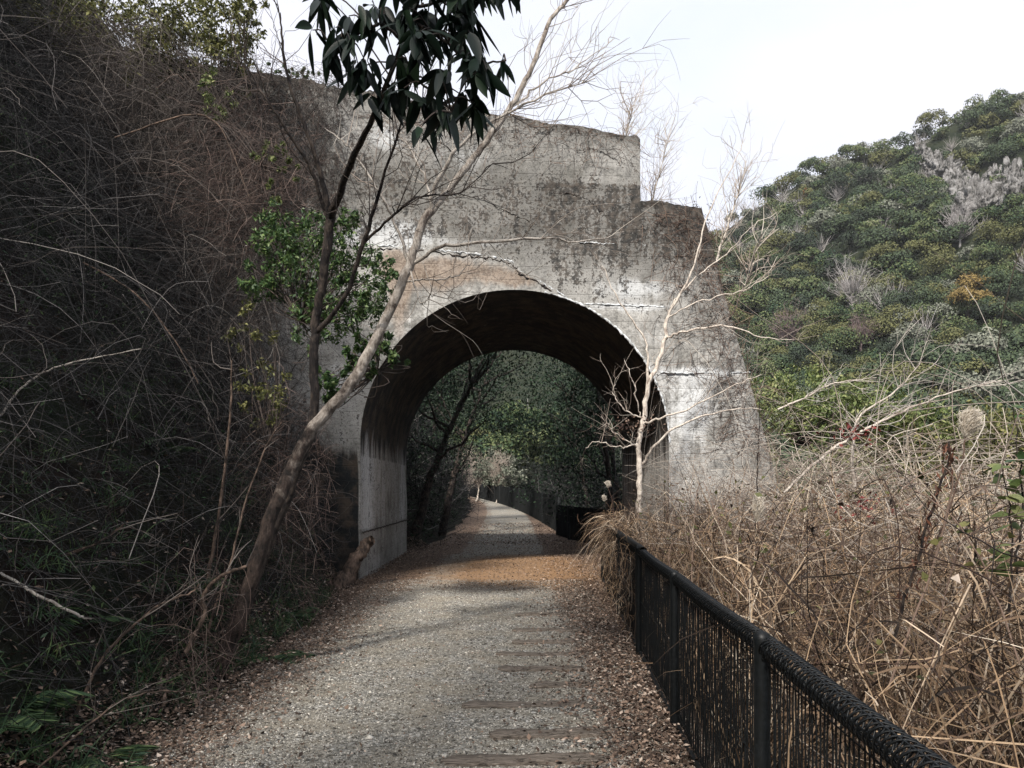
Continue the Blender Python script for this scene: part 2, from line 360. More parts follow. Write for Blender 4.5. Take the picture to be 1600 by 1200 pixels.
def terrain(X, Y, fine=True):
    b = np.maximum(0, foot_x(Y) - X)
    z = np.where(b < 9, 1.62 * b, 14.6 + (b - 9) * .8); z = np.minimum(z, 42) * sm(b, -.2, .9)
    if fine: z = z + (fbm(X * 1.1, Y * 1.1, 5) - .5) * 1.1 * sm(b, .2, 1.5) + (fbm(X * .35, Y * .35, 8) - .5) * 1.8 * sm(b, 1, 4)
    z = z + rise(Y) * (1 - sm(X, 6, 30))
    r = np.maximum(0, X - fence_x(Y) - 1.2)
    z = z - np.minimum(r * .10, 7.5)
    return z
def sheet_axis(a, lo, hi, step, ext, n):
    core = np.arange(lo, hi, step)
    left = lo - np.geomspace(step, ext[0], n)[::-1]; right = hi + np.geomspace(step, ext[1], n)
    return np.concatenate([left, core, right])
xs = sheet_axis(0, -10, 6, .16, (700, 900), 34); ys = sheet_axis(0, 0, 26, .2, (60, 1400), 44)
V, Fq = grid(xs, ys, lambda X, Y: terrain(X, Y) - 0.02)
tag(mesh('ground', V, Fq, M['soil']), kind='structure')

def path_h(X, Y):
    d = np.abs(X - path_c(Y) + .25); w = 1.75
    z = rise(Y) + 0.012 + (fbm(X * 2.5, Y * 2.5, 1) - .5) * .035 + (fbm(X * 11, Y * 11, 2) - .5) * .016
    return z
py_ = np.concatenate([np.arange(.6, 14, .07), np.arange(14, 30, .2), np.arange(30, 92, .8)])
us = np.linspace(0, 1, 66)
U, Yg = np.meshgrid(us, py_)
lx = foot_x(Yg) - .05 + .15 * np.sin(Yg * 1.3); rx = np.where(Yg < 13.6, fence_x(Yg) + .25, 2.9 + path_c(Yg) - .0 * Yg)
rx = np.where(Yg > 24, 1.9 + path_c(Yg), rx)
Xg = lx + (rx - lx) * U; Zg = path_h(Xg, Yg)
Zg = Zg - 0.05 * sm(U, .97, 1.0) - .04 * (1 - sm(U, 0, .04))
xc = Xg - path_c(Yg)
edge = np.clip(1 - (xc + 2.25 + .12 * Yg * 0) / .95, 0, 1.2) + sm(xc, .30, .95) * .95 * (Yg < 20) + sm(xc, .7, 1.3) * (Yg >= 20)
edge = np.where(Yg > 19, np.clip(.15 + .6 * (np.abs(xc + .2) > 1.1) + 0 * xc, 0, 1) * .6 + .4 * edge, edge)
edge = edge + sm(Yg, 10, 14) * .25 * (np.abs(xc + .1) > .9) + sm(Yg, 17.5, 22) * .12
ochre = sm(Yg, 11.5, 14.2) * (1 - sm(Yg, 17.2, 20)) * np.exp(-((xc - .25) / 1.2) ** 2) * 1.15 + .35 * sm(Yg, 10, 13) * (1 - sm(Yg, 16, 19)) 
idx = np.arange(U.size).reshape(U.shape)
Fq = np.stack([idx[:-1, :-1], idx[:-1, 1:], idx[1:, 1:], idx[1:, :-1]], -1).reshape(-1, 4)
tag(mesh('path', np.stack([Xg, Yg, Zg], -1).reshape(-1, 3), Fq, M['path'], attrs={'edge': edge.ravel(), 'ochre': ochre.ravel()}), kind='structure')

# ------------------------------------------------------------------ mountain
mx = np.concatenate([np.arange(-140, 30, 8), np.arange(30, 260, 2.5), np.arange(260, 620, 20)])
my = np.concatenate([np.arange(84, 290, 2.5), np.arange(290, 420, 15)])
V, Fq = grid(mx, my, mountain_z)
m_, n_, b_ = newmat('forest_floor', 0.95, 0.05)
n_.links.new(ramp(n_, noise(n_, 0.3, 6, pos(n_)), [(0.35, (0.010, 0.015, 0.009)), (0.7, (0.028, 0.032, 0.02))]), b_.inputs['Base Color'])
tag(mesh('mountain', V, Fq, m_), kind='structure')

def crown_leaves(cx, cy, cz, rr, n, size, r, flat=.62):
    """lumpy crown out of leaf clumps"""
    nc = 11
    d = rdir(nc, r); d[:, 2] = np.abs(d[:, 2]) * .9 - .05
    cc = d * rr * .60 * np.array([1, 1, flat]); cr_ = rr * r.uniform(.32, .55, nc)
    k = r.integers(0, nc, n); dd = rdir(n, r); dd[:, 2] = np.where(dd[:, 2] < -.2, -dd[:, 2], dd[:, 2])
    rad = cr_[k] * r.uniform(.75, 1.08, n)
    p = cc[k] + dd * rad[:, None] * np.array([1, 1, .92])
    nn = dd + r.normal(size=(n, 3)) * .45
    ax = np.cross(nn, rdir(n, r))
    return leaves(p + np.array([cx, cy, cz]), ax, nn, size * r.uniform(.7, 1.3, n), size * .8 * r.uniform(.7, 1.3, n), .1)

def forest_mat(name, mul):
    m, n, b = newmat(name, 0.85, 0.15)
    big = noise(n, 0.16, 3, pos(n), 0.6); oi = n.nodes.new('ShaderNodeObjectInfo').outputs['Random']
    f = mth(n, 'ADD', mth(n, 'MULTIPLY', big, 0.75), mth(n, 'MULTIPLY', island(n), 0.25))
    c = ramp(n, f, [(0.33, (0.016 * mul, 0.032 * mul, 0.020 * mul)), (0.45, (0.036 * mul, 0.056 * mul, 0.026 * mul)), (0.56, (0.07 * mul, 0.088 * mul, 0.036 * mul)), (0.68, (0.105 * mul, 0.115 * mul, 0.06 * mul)), (0.8, (0.14 * mul, 0.13 * mul, 0.09 * mul))])
    n.links.new(c, b.inputs['Base Color']); return m
M['wood_a'] = forest_mat('forest_crowns', 1.15)
M['crown_dark'] = strand_mat('dark_green_crown', [(0, (0.018, 0.032, 0.018)), (1, (0.055, 0.078, 0.036))])
M['crown_deep'] = strand_mat('deep_green_crown', [(0, (0.008, 0.016, 0.011)), (1, (0.028, 0.042, 0.022))])
M['crown_olive'] = strand_mat('olive_crown', [(0, (0.045, 0.052, 0.018)), (1, (0.11, 0.112, 0.042))])
M['crown_ochre'] = strand_mat('ochre_crown', [(0, (0.08, 0.055, 0.014)), (1, (0.21, 0.15, 0.05))])
M['crown_grey'] = strand_mat('grey_crown', [(0, (0.07, 0.08, 0.06)), (1, (0.17, 0.18, 0.14))])

rocks_px = [(1437, 252, 3), (1456, 268, 4), (1476, 284, 5), (1492, 302, 5), (1510, 322, 5), (1524, 338, 6), (1545, 330, 4), (1556, 294, 4), (1578, 300, 5), (1592, 320, 5)]
def hit(px, py):
    """point of the mountain seen in this direction"""
    D = np.linspace(86, 285, 1600); X = (px - 800) / F * D; Z = EYE + (HZ - py) / F * D
    below = Z < mountain_z(X, D)
    if not below.any(): return None
    i = int(np.argmax(below)); return np.array([X[i], D[i], mountain_z(X[i], D[i])])
rock_pts = [hit(a, b) for a, b, s in rocks_px]

r_ = np.random.default_rng(21)
spots = []
Yc = 88.0
while Yc < 262:
    step = 4.15 + (Yc - 88) * .006
    Xc = -70.0
    while Xc < 240:
        x = Xc + r_.uniform(-.45, .45) * step; y = Yc + r_.uniform(-.5, .5) * step
        px = 800 + F * x / y
        if (1060 < px < 1800) or (600 < px < 960 and y < 125):
            spots.append((x, y))
        Xc += step
    Yc += step
def bare_cloud(x, y, z, h, r, nb=60):
    """bare crown: fan of fine branches from a short trunk"""
    base = np.array([x, y, z]); out = []
    d = rdir(nb, r); d[:, 2] = np.abs(d[:, 2]) + .25; d /= np.linalg.norm(d, axis=1, keepdims=True)
    st = base + np.array([0, 0, 1]) * h * r.uniform(.15, .45, nb)[:, None]
    L = h * r.uniform(.35, .75, nb)
    t = np.linspace(0, 1, 5)[None, :, None]
    pl = st[:, None, :] + d[:, None, :] * L[:, None, None] * t + np.array([0, 0, 1.]) * (t ** 2) * L[:, None, None] * .2 + r.normal(size=(nb, 5, 3)) * h * .025 * t
    return pl
M['bare_far'] = strand_mat('grey_bare_twigs', [(0, (0.16, 0.145, 0.14)), (1, (0.42, 0.40, 0.39))])
M['bare_mauve'] = strand_mat('mauve_bare_twigs', [(0, (0.09, 0.065, 0.065)), (1, (0.22, 0.165, 0.16))])
protos = []
for k in range(6):
    mk = ['crown_dark', 'crown_olive', 'crown_dark', 'crown_grey', 'crown_dark', 'crown_olive'][k]
    rr = np.random.default_rng(100 + k)
    Vc, Fc = crown_leaves(0, 0, 3.2, 4.0, 2300, .36, rr)
    root = bpy.data.objects.new('forest_tree', None)
    co = mesh('crown', Vc, Fc, M[mk]); tr_ = smooth_curve([(0, 0, -1.5), (.15, 0, 1.5), (0, .2, 4)], 6)
    Vt, Ft = tubes(tr_[None], np.linspace(.3, .12, 6)[None], 6); to = mesh('trunk', Vt, Ft, M['dark_bark'])
    C.objects.unlink(co); C.objects.unlink(to)
    protos.append((root, co, to))
G = Geo(); GB = Geo(); nthing = 0; MI = []
spots.sort(key=lambda s: s[1])
for (x, y) in spots:
    z = float(mountain_z(np.array(x), np.array(y))); px = 800 + F * x / y
    if any(p is not None and math.hypot((x - p[0]), (y - p[1]) * .6) < rocks_px[i][2] * .5 for i, p in enumerate(rock_pts)): continue
    kind = vnoise(np.array(x * .06), np.array(y * .06), 40); rnd = r_.random()
    if nthing < 110 and 1150 < px < 1650 and y < 150:
        k = int(r_.integers(0, 6)); root, co, to = protos[k]
        r0 = root.copy(); link(r0); s = r_.uniform(.95, 1.5); r0.location = (x, y, z); r0.scale = (s, s, s * r_.uniform(.85, 1.15)); r0.rotation_euler = (0, 0, r_.uniform(0, 6.28))
        kc = ['dark green', 'olive', 'dark green', 'grey green', 'dark green', 'olive'][k]; sz_ = 'small' if s < 1.1 else 'mid sized' if s < 1.3 else 'large'
        wh = 'beside the sloping wall edge' if px < 1230 else 'above the yellow green scrub' if px < 1330 else 'above the bleached branches' if px < 1430 else 'behind the fluffy plume' if px < 1540 else 'at the right edge of the photo'
        lab = f"{sz_} {kc} tree {'at the mountain foot' if y < 105 else 'low on the mountain' if y < 130 else 'halfway up the mountain'} {wh}"
        tag(r0, lab, 'tree', 'forest trees on the lower mountainside')
        for ch in (co, to): c2 = ch.copy(); link(c2, r0)
        nthing += 1
    elif rnd < .07 or (y > 215 and rnd < .22 and px < 1500):
        pl = bare_cloud(x, y, z - .5, r_.uniform(4.5, 7.0), r_, 46); Vb, Fb = tubes(pl, np.tile(np.array([.06, .05, .04, .03, .02]), (len(pl), 1)), 3); GB.add(Vb, Fb)
    else:
        rad = r_.uniform(2.6, 4.7) * (1 + .15 * (y > 180)); nl = int(1250 * (rad / 4.0) ** 2 * (1.0 if y < 170 else .75)); sz = .36 if y < 170 else .48
        Vc, Fc = crown_leaves(x, y, z + rad * .45, rad, nl, sz, r_, r_.uniform(.8, 1.3)); G.add(Vc, Fc); MI.append(np.full(len(Fc), int(r_.choice(5, p=[.34, .24, .18, .14, .10]))))
fo_ = G.build('forest', [M['wood_a'], M['crown_dark'], M['crown_olive'], M['crown_deep'], M['crown_grey']]); fo_.data.polygons.foreach_set('material_index', np.concatenate(MI).astype(np.int32)); tag(fo_, kind='stuff', label='dense mixed evergreen forest covering the mountainside')
tag(GB.build('bare_woodland', M['bare_far']), kind='stuff', label='thin grey leafless trees scattered through the forest')

# single trees that stand out on the mountain
def lone_crown(px, py, rad, mk, label, n=2600):
    p = hit(px, py)
    if p is None: return
    root = empty('broadleaf_tree', tuple(p), label, 'tree'); Vc, Fc = crown_leaves(0, 0, rad * .7, rad, n, .36, r_, .85)
    mesh('crown', Vc, Fc, M[mk], root); Vt, Ft = tubes(smooth_curve([(0, 0, -1), (.1, 0, 1), (0, .1, rad * .7)], 6)[None], np.linspace(.3, .1, 6)[None], 6); mesh('trunk', Vt, Ft, M['dark_bark'], root)
lone_crown(1515, 478, 4.0, 'crown_ochre', 'upper ochre brown tree among the dark green trees of the mountainside')
lone_crown(1512, 500, 4.2, 'crown_ochre', 'lower ochre brown tree just below its twin on the mountainside')
lone_crown(1405, 530, 4.2, 'crown_olive', 'yellowish green tree left of the ochre trees on the mountain')
lone_crown(1380, 428, 4.6, 'crown_olive', 'bright yellow green tree halfway up the mountain')
lone_crown(1240, 274, 4.5, 'crown_dark', 'dark round evergreen sticking up from the misty ridge')
p = hit(1258, 322)
root = empty('dead_conifer', tuple(p), 'small rust orange dead conifer below the ridge', 'tree')
Vc, Fc = leaves(rdir(700, r_) * np.array([.8, .8, 2.6]) + np.array([0, 0, 3.2]), rdir(700, r_), rdir(700, r_), .4, .3); mesh('crown', Vc, Fc, strand_mat('orange_dead_needles', [(0, (0.16, 0.06, 0.03)), (1, (0.33, 0.15, 0.08))]), root)
Vt, Ft = tubes(np.array([[[0, 0, -1], [0, 0, 2], [0, 0, 5.5]]]), np.array([[.2, .15, .05]]), 6); mesh('trunk', Vt, Ft, M['dark_bark'], root)
for (px, py, h, lab, mk) in [(1332, 492, 11, 'large pale leafless tree with a wide fan crown on the mountainside', 'bare_far'), (1230, 545, 8, 'mauve leafless tree low on the mountain beside the wall', 'bare_mauve'), (1345, 548, 6, 'small mauve leafless tree below the large pale one', 'bare_mauve'), (1500, 385, 8, 'grey leafless tree beneath the pale cliff', 'bare_far')]:
    p = hit(px, py); root = empty('leafless_tree', tuple(p), lab, 'tree')
    pl = bare_cloud(0, 0, 0, h, r_, 90); Vb, Fb = tubes(pl, np.tile(np.array([.10, .075, .05, .035, .02]), (90, 1)), 3); mesh('branches', Vb, Fb, M[mk], root)
    tw = pl[r_.integers(0, 90, 500), r_.integers(1, 5, 500)]; d = rdir(500, r_); d[:, 2] = np.abs(d[:, 2])
    Vb, Fb = tubes(tw[:, None, :] + d[:, None, :] * np.linspace(0, 1, 3)[None, :, None] * h * .2, np.tile([.03, .02, .012], (500, 1)), 3); mesh('twigs', Vb, Fb, M[mk], root)
    Vt, Ft = tubes(np.array([[[0, 0, -1], [0, 0, h * .2], [0, 0, h * .5]]]), np.array([[.28, .2, .1]]), 6); mesh('trunk', Vt, Ft, M[mk], root)
# cliff
G = Geo()
for i, (a, b, s) in enumerate(rocks_px):
    p = rock_pts[i]
    if p is None: continue
    n = 64; th = np.linspace(0, 2 * math.pi, n, endpoint=False); ph = np.linspace(-1.4, 1.4, 40)
    T, Ph = np.meshgrid(th, ph); rr = 1 + 1.0 * (fbm(T * 2.2 + i * 9, Ph * 2.4, i) - .5) + .5 * (vnoise(T * 7, Ph * 7, i) - .5) - .35 * np.abs(vnoise(T * 5 + 3, Ph * 2.5, i + 5) - .5) * 2 + .16 * (vnoise(T * 15, Ph * 15, i) - .5)
    x = np.cos(T) * np.cos(Ph) * rr * s * .8; y = np.sin(T) * np.cos(Ph) * rr * s * .7; z = np.sin(Ph) * rr * s * 1.0
    Vv = np.stack([x, y, z], -1).reshape(-1, 3) + p + np.array([0, -.6, 1.6]); ii = np.arange(n * 40).reshape(40, n)
    Ff = np.stack([ii[:-1], np.roll(ii[:-1], -1, 1), np.roll(ii[1:], -1, 1), ii[1:]], -1).reshape(-1, 4); G.add(Vv, Ff)
o = G.build('cliff', M['rock'], smooth=False); tag(o, kind='structure')

# ------------------------------------------------------------------ tunnel portal
YAW = R(5.0); PD = 13.7; PX = 0.05; AC = 0.095; AR = 2.765; SP = 2.40; TL = 5.9
cs, sn = math.cos(YAW), math.sin(YAW)
def wall_pt(u, z, off=0.0):   # off > 0 : out of the wall, towards the path's near side
    return np.stack([PX * 0 + u * cs + off * sn, PD + u * sn - off * cs, z + 0 * u], -1)
def px2wall(px, py):
    k = (px - 800) / F; u = k * PD / (cs - k * sn); Y = PD + u * sn; return u, EYE + (HZ - py) / F * Y
def top_z(u): return 8.0 + (2.327 - u) * .128
def outline_top(u):
    return np.where(u <= 2.327, top_z(np.minimum(u, 2.327)), np.where(u <= 3.455, 6.87 - (u - 2.33) * .09, 6.77 - (u - 3.455) * 3.486))
def ell(u, z, cu, cz, ru, rz): return np.exp(-(((u - cu) / ru) ** 2 + ((z - cz) / rz) ** 2))
def masks(u, z):
    tz = outline_top(u)
    white = np.full(u.shape, -.25) + .15 * sm(u, -3, 0); rust = np.full(u.shape, -.6); black = np.full(u.shape, -.6)
    dark = -.04 + .66 * sm(z, 5.5, 6.3) * (1 - .65 * sm(z, 7.0, 7.6)) + .55 * sm(u, -1.4, 2.5) * sm(z, 5.2, 6.0) * (z < 7.1)
    dark += .9 * (1 - sm(tz - z, .0, .35)) * (u < 2.4) + .8 * (1 - sm(tz - z, 0, .25)) * (u > 2.4)
    dark += .9 * (1 - sm(u, -4.6, -3.2)) * sm(z, 4, 6) - .5 * ell(u, z, 1.7, 7.5, .8, .5)
    dark += .5 * ell(u, z, 3.6, 5.6, .8, 1.2) + .35 * ell(u, z, 1.2, 5.6, 1.4, .5) - .8 * (z < 4.6) * (u > 1) * .5
    def W(px, py, ru, rz, a):
        nonlocal white; cu, cz = px2wall(px, py); white = white + a * ell(u, z, cu, cz, ru, rz)
    for w in [(540, 372, .55, .17, 1.6), (620, 365, .6, .22, 1.7), (600, 215, .3, .35, 1.3), (460, 215, .4, .4, 1.1), (720, 250, .8, .35, .8), (740, 380, 1.2, .10, .8), (1000, 450, .9, .22, 1.1), (980, 480, 1.0, .07, 1.0), (1100, 583, .8, .10, 1.1), (1070, 650, .5, .9, .9), (1110, 620, .7, .45, .55), (1120, 385, .5, .05, 1.5), (640, 500, .35, .5, .75), (420, 590, .22, .35, 1.5), (525, 600, .25, .6, .8), (1000, 520, .7, .6, .35), (580, 330, .8, .3, .5)]: W(*w)
    for (px, py, ru, rz, a) in [(625, 470, .28, .8, 1.7), (610, 410, .35, .35, 1.3), (745, 425, 1.0, .30, 1.5), (680, 430, .5, .4, 1.3), (820, 440, .5, .16, 1.1)]:
        cu, cz = px2wall(px, py); rust = rust + a * ell(u, z, cu, cz, ru, rz)
    zc = np.interp(u, [px2wall(p_, q_)[0] for p_, q_ in [(590, 386), (690, 393), (770, 402), (800, 410), (840, 438), (885, 465)]], [px2wall(p_, q_)[1] for p_, q_ in [(590, 386), (690, 393), (770, 402), (800, 410), (840, 438), (885, 465)]]); rust = rust - 2.0 * sm(z - zc, -.02, .06)
    dark = dark - .6 * (z < zc) * sm(u, -2.7, -2.3) * (1 - sm(u, .6, .9))
    black += 1.9 * sm(u, -3.9, -3.3) * (1 - sm(u, -2.69, -2.66)) * (1 - sm(z, 1.6, 3.2)) + .5 * (1 - sm(u, -3.6, -2.9)) * (1 - sm(z, 3, 6)) + .5 * (1 - sm(u, -4.4, -3.0))  # dark stain beside the jamb; left end darkened further as painted shade
    black += .5 * ell(u, z, -4.4, 8, .8, 1.2)
    return dict(white=white, rust=rust, black=black, dark=dark)
portal = empty('railway_tunnel_portal', (0.1, 13.7, 0), 'weathered grey concrete tunnel portal with a stepped top and round arch over the path', 'tunnel')
off0 = np.array([0.1, 13.7, 0])
def disp(u, z): return (fbm(u * 1.3 + 9, z * 1.3, 30) - .5) * .10 + (fbm(u * 7, z * 7, 33) - .5) * .03
Vs, Fs, At = [], [], dict(white=[], rust=[], black=[], dark=[]); base_n = 0
def strip(uarr, zlo, zhi, nv):
    global base_n
    t = np.linspace(0, 1, nv)[:, None]; Ug = np.broadcast_to(uarr[None], (nv, len(uarr))); Z = zlo[None] + (zhi - zlo)[None] * t
    edge_f = np.minimum(1, np.minimum(t, 1 - t) * 12) if False else 1.0
    rgh = -(1 - sm(zhi[None] - Z, 0, .12)) * (sm(fbm(Ug * 5, Z * 0, 50), (.35), .8) * .045 + .03 * vnoise(Ug * 22, Z * 0, 51))
    p = wall_pt(Ug.ravel(), (Z + rgh).ravel(), 0) ; nn = disp(Ug, Z).ravel(); nn = nn * sm(np.hypot(Ug - AC, np.maximum(Z - SP, 0)).ravel(), AR, AR + .25) if True else nn
    p[:, 0] += nn * sn; p[:, 1] -= nn * cs
    ii = np.arange(p.shape[0]).reshape(nv, len(uarr)) + base_n
    Fs.append(np.stack([ii[:-1, :-1], ii[:-1, 1:], ii[1:, 1:], ii[1:, :-1]], -1).reshape(-1, 4)); Vs.append(p); base_n += len(p)
    mk = masks(Ug.ravel(), Z.ravel())
    for k in At: At[k].append(mk[k])
uA = AC - AR * np.cos(np.linspace(0, math.pi, 110)); zA = SP + np.sqrt(np.maximum(0, AR ** 2 - (uA - AC) ** 2))
def split_arch():
    i = np.searchsorted(uA, 2.327); a = np.append(uA[:i], 2.327); b = np.insert(uA[i:], 0, 2.3271)
    for u_, top in ((a, lambda u: top_z(u)), (b, lambda u: 6.87 - (u - 2.33) * .09)):
        strip(u_, SP + np.sqrt(np.maximum(0, AR ** 2 - (u_ - AC) ** 2)), top(u_), 110)
split_arch()
ul = np.linspace(-9.5, AC - AR, 120); strip(ul, np.full(len(ul), -.3), top_z(ul), 150)
ur = np.linspace(AC + AR, 3.455, 12); strip(ur, np.full(len(ur), -.5), 6.87 - (ur - 2.33) * .09, 120)
# battered right part
t = np.linspace(0, 1, 24); zz = np.linspace(-.8, 6.77, 120)
ub = 3.455 + (6.77 - zz)[:, None] / 3.486 * t[None]; Zb = np.broadcast_to(zz[:, None], ub.shape)
p = wall_pt(ub.ravel(), Zb.ravel()); dd = disp(ub, Zb).ravel() * 1.0; p[:, 0] += dd * sn; p[:, 1] -= dd * cs
ii = np.arange(len(p)).reshape(ub.shape) + base_n; Fs.append(np.stack([ii[:-1, :-1], ii[:-1, 1:], ii[1:, 1:], ii[1:, :-1]], -1).reshape(-1, 4)); Vs.append(p); base_n += len(p)
mk = masks(ub.ravel(), Zb.ravel())
for k in At: At[k].append(mk[k])
mesh('front_wall', np.concatenate(Vs) - off0, np.concatenate(Fs), M['concrete'], portal, attrs={k: np.concatenate(v) for k, v in At.items()})
# top, right flank and rear of the masonry block (outline swept back)
ol = [(-9.5, float(top_z(-9.5)))] + [(u, float(top_z(u))) for u in np.linspace(-9, 2.327, 30)] + [(2.327, 6.87), (3.455, 6.77), (4.1, 4.52), (4.72, 2.36), (5.6, -.8)]
ola = np.array(ol); f0 = wall_pt(ola[:, 0], ola[:, 1] - .05, -.02)
nd = 10; rows = np.stack([f0 + np.array([0, TL * k / nd, 0]) + (np.array([0, 0, .012]) if k else 0) for k in range(nd + 1)])
ii = np.arange(rows.shape[0] * rows.shape[1]).reshape(rows.shape[:2]); Fc = np.stack([ii[:-1, :-1], ii[1:, :-1], ii[1:, 1:], ii[:-1, 1:]], -1).reshape(-1, 4)
nn_ = rows.shape[0] * rows.shape[1]
mesh('block_top_and_flank', rows.reshape(-1, 3) - off0, Fc, M['concrete'], portal, attrs=dict(white=np.full(nn_, -.2), rust=np.full(nn_, -.6), black=np.full(nn_, -.6), dark=np.full(nn_, .55)), smooth=False)
Vs, Fs, base_n = [], [], 0; At = dict(white=[], rust=[], black=[], dark=[])
split_arch(); strip(np.linspace(-9.5, AC - AR, 30), np.full(30, -.3), top_z(np.linspace(-9.5, AC - AR, 30)), 20); strip(ur, np.full(len(ur), -.5), 6.87 - (ur - 2.33) * .09, 20); strip(np.linspace(3.455, 5.4, 12), np.full(12, -.8), outline_top(np.linspace(3.455, 5.4, 12)), 20)
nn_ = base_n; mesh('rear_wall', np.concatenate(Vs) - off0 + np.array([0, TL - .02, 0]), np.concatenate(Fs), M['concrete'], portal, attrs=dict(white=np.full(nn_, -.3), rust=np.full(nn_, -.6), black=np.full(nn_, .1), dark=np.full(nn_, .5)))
# lining of the arch
prof = [(AC - AR, z) for z in np.linspace(-.3, SP, 30)[:-1]] + [(AC - AR * math.cos(a), SP + AR * math.sin(a)) for a in np.linspace(0, math.pi, 90)] + [(AC + AR, z) for z in np.linspace(SP, -.3, 30)[1:]]
prof = np.array(prof); s_ = np.arange(len(prof)); nd = 60
front = wall_pt(prof[:, 0], prof[:, 1], .01); L_ = np.linspace(0, TL, nd)
lin = front[None] + np.stack([0 * L_, L_, 0 * L_], -1)[:, None, :]
Ss, Ls = np.meshgrid(s_, L_)
inn = (fbm(Ss * .12, Ls * 1.5, 61) - .5) * .05; cen = np.array([AC, 0, SP])
vec = cen - lin; vec[:, :, 1] = 0; vec[:, :, 2] = np.where(lin[:, :, 2] < SP, 0, vec[:, :, 2]); vec /= (np.linalg.norm(vec, axis=2, keepdims=True) + 1e-9)
lin = lin + vec * (inn * sm(Ls, 0, .3))[:, :, None]
zl = lin[:, :, 2]; left = (Ss < 60)
black = np.where(zl > SP - .2, 0.45 + .5 * sm(zl, 2.0, 3.0), np.where(left, -.45 + .35 * sm(zl, 1.3, 2.4), .4)) + .25 * (1 - sm(Ls, 0, .25)) * (zl > 2.6)  # vault above springing goes near black: painted-in shade over sooty stain
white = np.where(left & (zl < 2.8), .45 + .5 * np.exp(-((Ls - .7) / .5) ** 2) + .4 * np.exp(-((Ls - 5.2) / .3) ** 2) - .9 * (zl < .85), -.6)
ii = np.arange(nd * len(prof)).reshape(nd, len(prof)); Fc = np.stack([ii[:-1, :-1], ii[:-1, 1:], ii[1:, 1:], ii[1:, :-1]], -1).reshape(-1, 4)
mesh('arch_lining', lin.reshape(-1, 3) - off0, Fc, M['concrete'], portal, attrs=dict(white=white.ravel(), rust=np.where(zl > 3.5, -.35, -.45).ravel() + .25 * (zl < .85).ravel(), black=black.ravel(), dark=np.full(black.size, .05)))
# pour joint along the left inner wall, arris of the arch, lime crusted crack
def wtube(pl, r, name, m, K=60, off=.02, jit=.02, sides=5):
    q = smooth_curve(pl, K, jit); pts = wall_pt(q[:, 0], q[:, 1], off); Vv, Ff = tubes(pts[None], (r * rng.uniform(.4, 1.3, K))[None], sides); return mesh(name, Vv - off0, Ff, m, portal)
an = np.linspace(.02, math.pi - .02, 80); q = np.stack([AC - (AR + .012) * np.cos(an), SP + (AR + .012) * np.sin(an)], -1)
i0 = 44; wtube(q[i0:], .022, 'chipped_arris', M['crust'], 120, .0, .006)
wtube([px2wall(*a) for a in [(590, 384), (640, 386), (690, 391), (740, 396), (770, 400), (800, 408)]], .022, 'spalled_edge', M['crust'], 70, .0, .014)
wtube([px2wall(*a) for a in [(800, 408), (815, 424), (840, 436), (862, 450), (885, 465)]], .014, 'crack', M['crust'], 40, .0, .012)
wtube([px2wall(*a) for a in [(590, 389), (640, 391), (690, 396), (740, 401), (770, 405), (799, 414), (815, 429), (840, 441), (862, 455)]], .020, 'crack_shadow_gap', M['dark_bark'], 80, .003, .012)
G = Geo()
for zj, l0, l1 in ((.84, 0.05, TL),):
    L2 = np.linspace(l0, l1, 60); x0, y0, _ = wall_pt(np.array(AC - AR), np.array(0.)); pts = np.stack([np.full(60, x0) + .03, y0 + L2, zj + rng.normal(size=60) * .008], -1); G.add(*tubes(pts[None], np.full((1, 60), .012), 4))
G.build('pour_joint', M['dark_bark'], portal, off=off0)
wtube([px2wall(*a) for a in [(900, 474), (950, 476), (1000, 478), (1040, 480), (1075, 481)]], .016, 'pour_joint', M['crust'], 60, .0, .008)
wtube([px2wall(*a) for a in [(1032, 582), (1100, 583), (1172, 582)]], .016, 'pour_joint', M['crust'], 60, .0, .008)
wtube([px2wall(*a) for a in [(905, 379), (980, 381), (1100, 384)]], .014, 'pour_joint', M['crust'], 60, .0, .01)

for k, (a, b) in enumerate([((640, 205), (760, 300)), ((900, 235), (985, 262)), ((1010, 330), (1100, 420)), ((700, 300), (830, 345)), ((860, 300), (960, 350))]):
    u0, z0 = px2wall(*a); u1, z1 = px2wall(*b); q_ = smooth_curve([(u0, z0), ((u0 + u1) / 2, (z0 + z1) / 2 + .12), (u1, z1)], 50); q_[:, 1] += np.cumsum(rng.normal(size=50)) * .012; q_[:, 0] += np.cumsum(rng.normal(size=50)) * .006
    Vv, Ff = tubes(wall_pt(q_[:, 0], q_[:, 1], .012)[None], (.0065 * rng.uniform(.2, 1.5, 50))[None], 4); mesh('crack', Vv - off0, Ff, M['dark_bark'], portal)
# ------------------------------------------------------------------ wire fence with rolled top, near
def fpt(Y, z, off=0.0): return np.stack([fence_x(np.asarray(Y, float)) + off, np.asarray(Y, float), np.asarray(z, float) + 0 * np.asarray(Y, float)], -1)
fence = empty('wire_fence', (float(fence_x(5.0)), 5.0, 0), 'black wire mesh fence with a rolled top along the right of the path', 'fence')
foff = np.array([float(fence_x(5.0)), 5.0, 0])
posts = [0.65, 2.93, 5.13, 7.4, 9.65, 11.7, 13.4]
H = 1.0; RL = .040
for Yp in posts:
    zt = 1.035
    pr = np.array([[*fpt(Yp, z)] for z in (-.2, .0, .3, .6, .9, zt - .03, zt, zt + .018, zt + .028)])
    Vv, Ff = tubes(pr[None] + np.array([-.022, 0, 0]), np.array([[.031, .031, .031, .031, .031, .031, .034, .026, .003]]), 16); po = mesh('post', Vv - foff, Ff, M['fence'], fence)
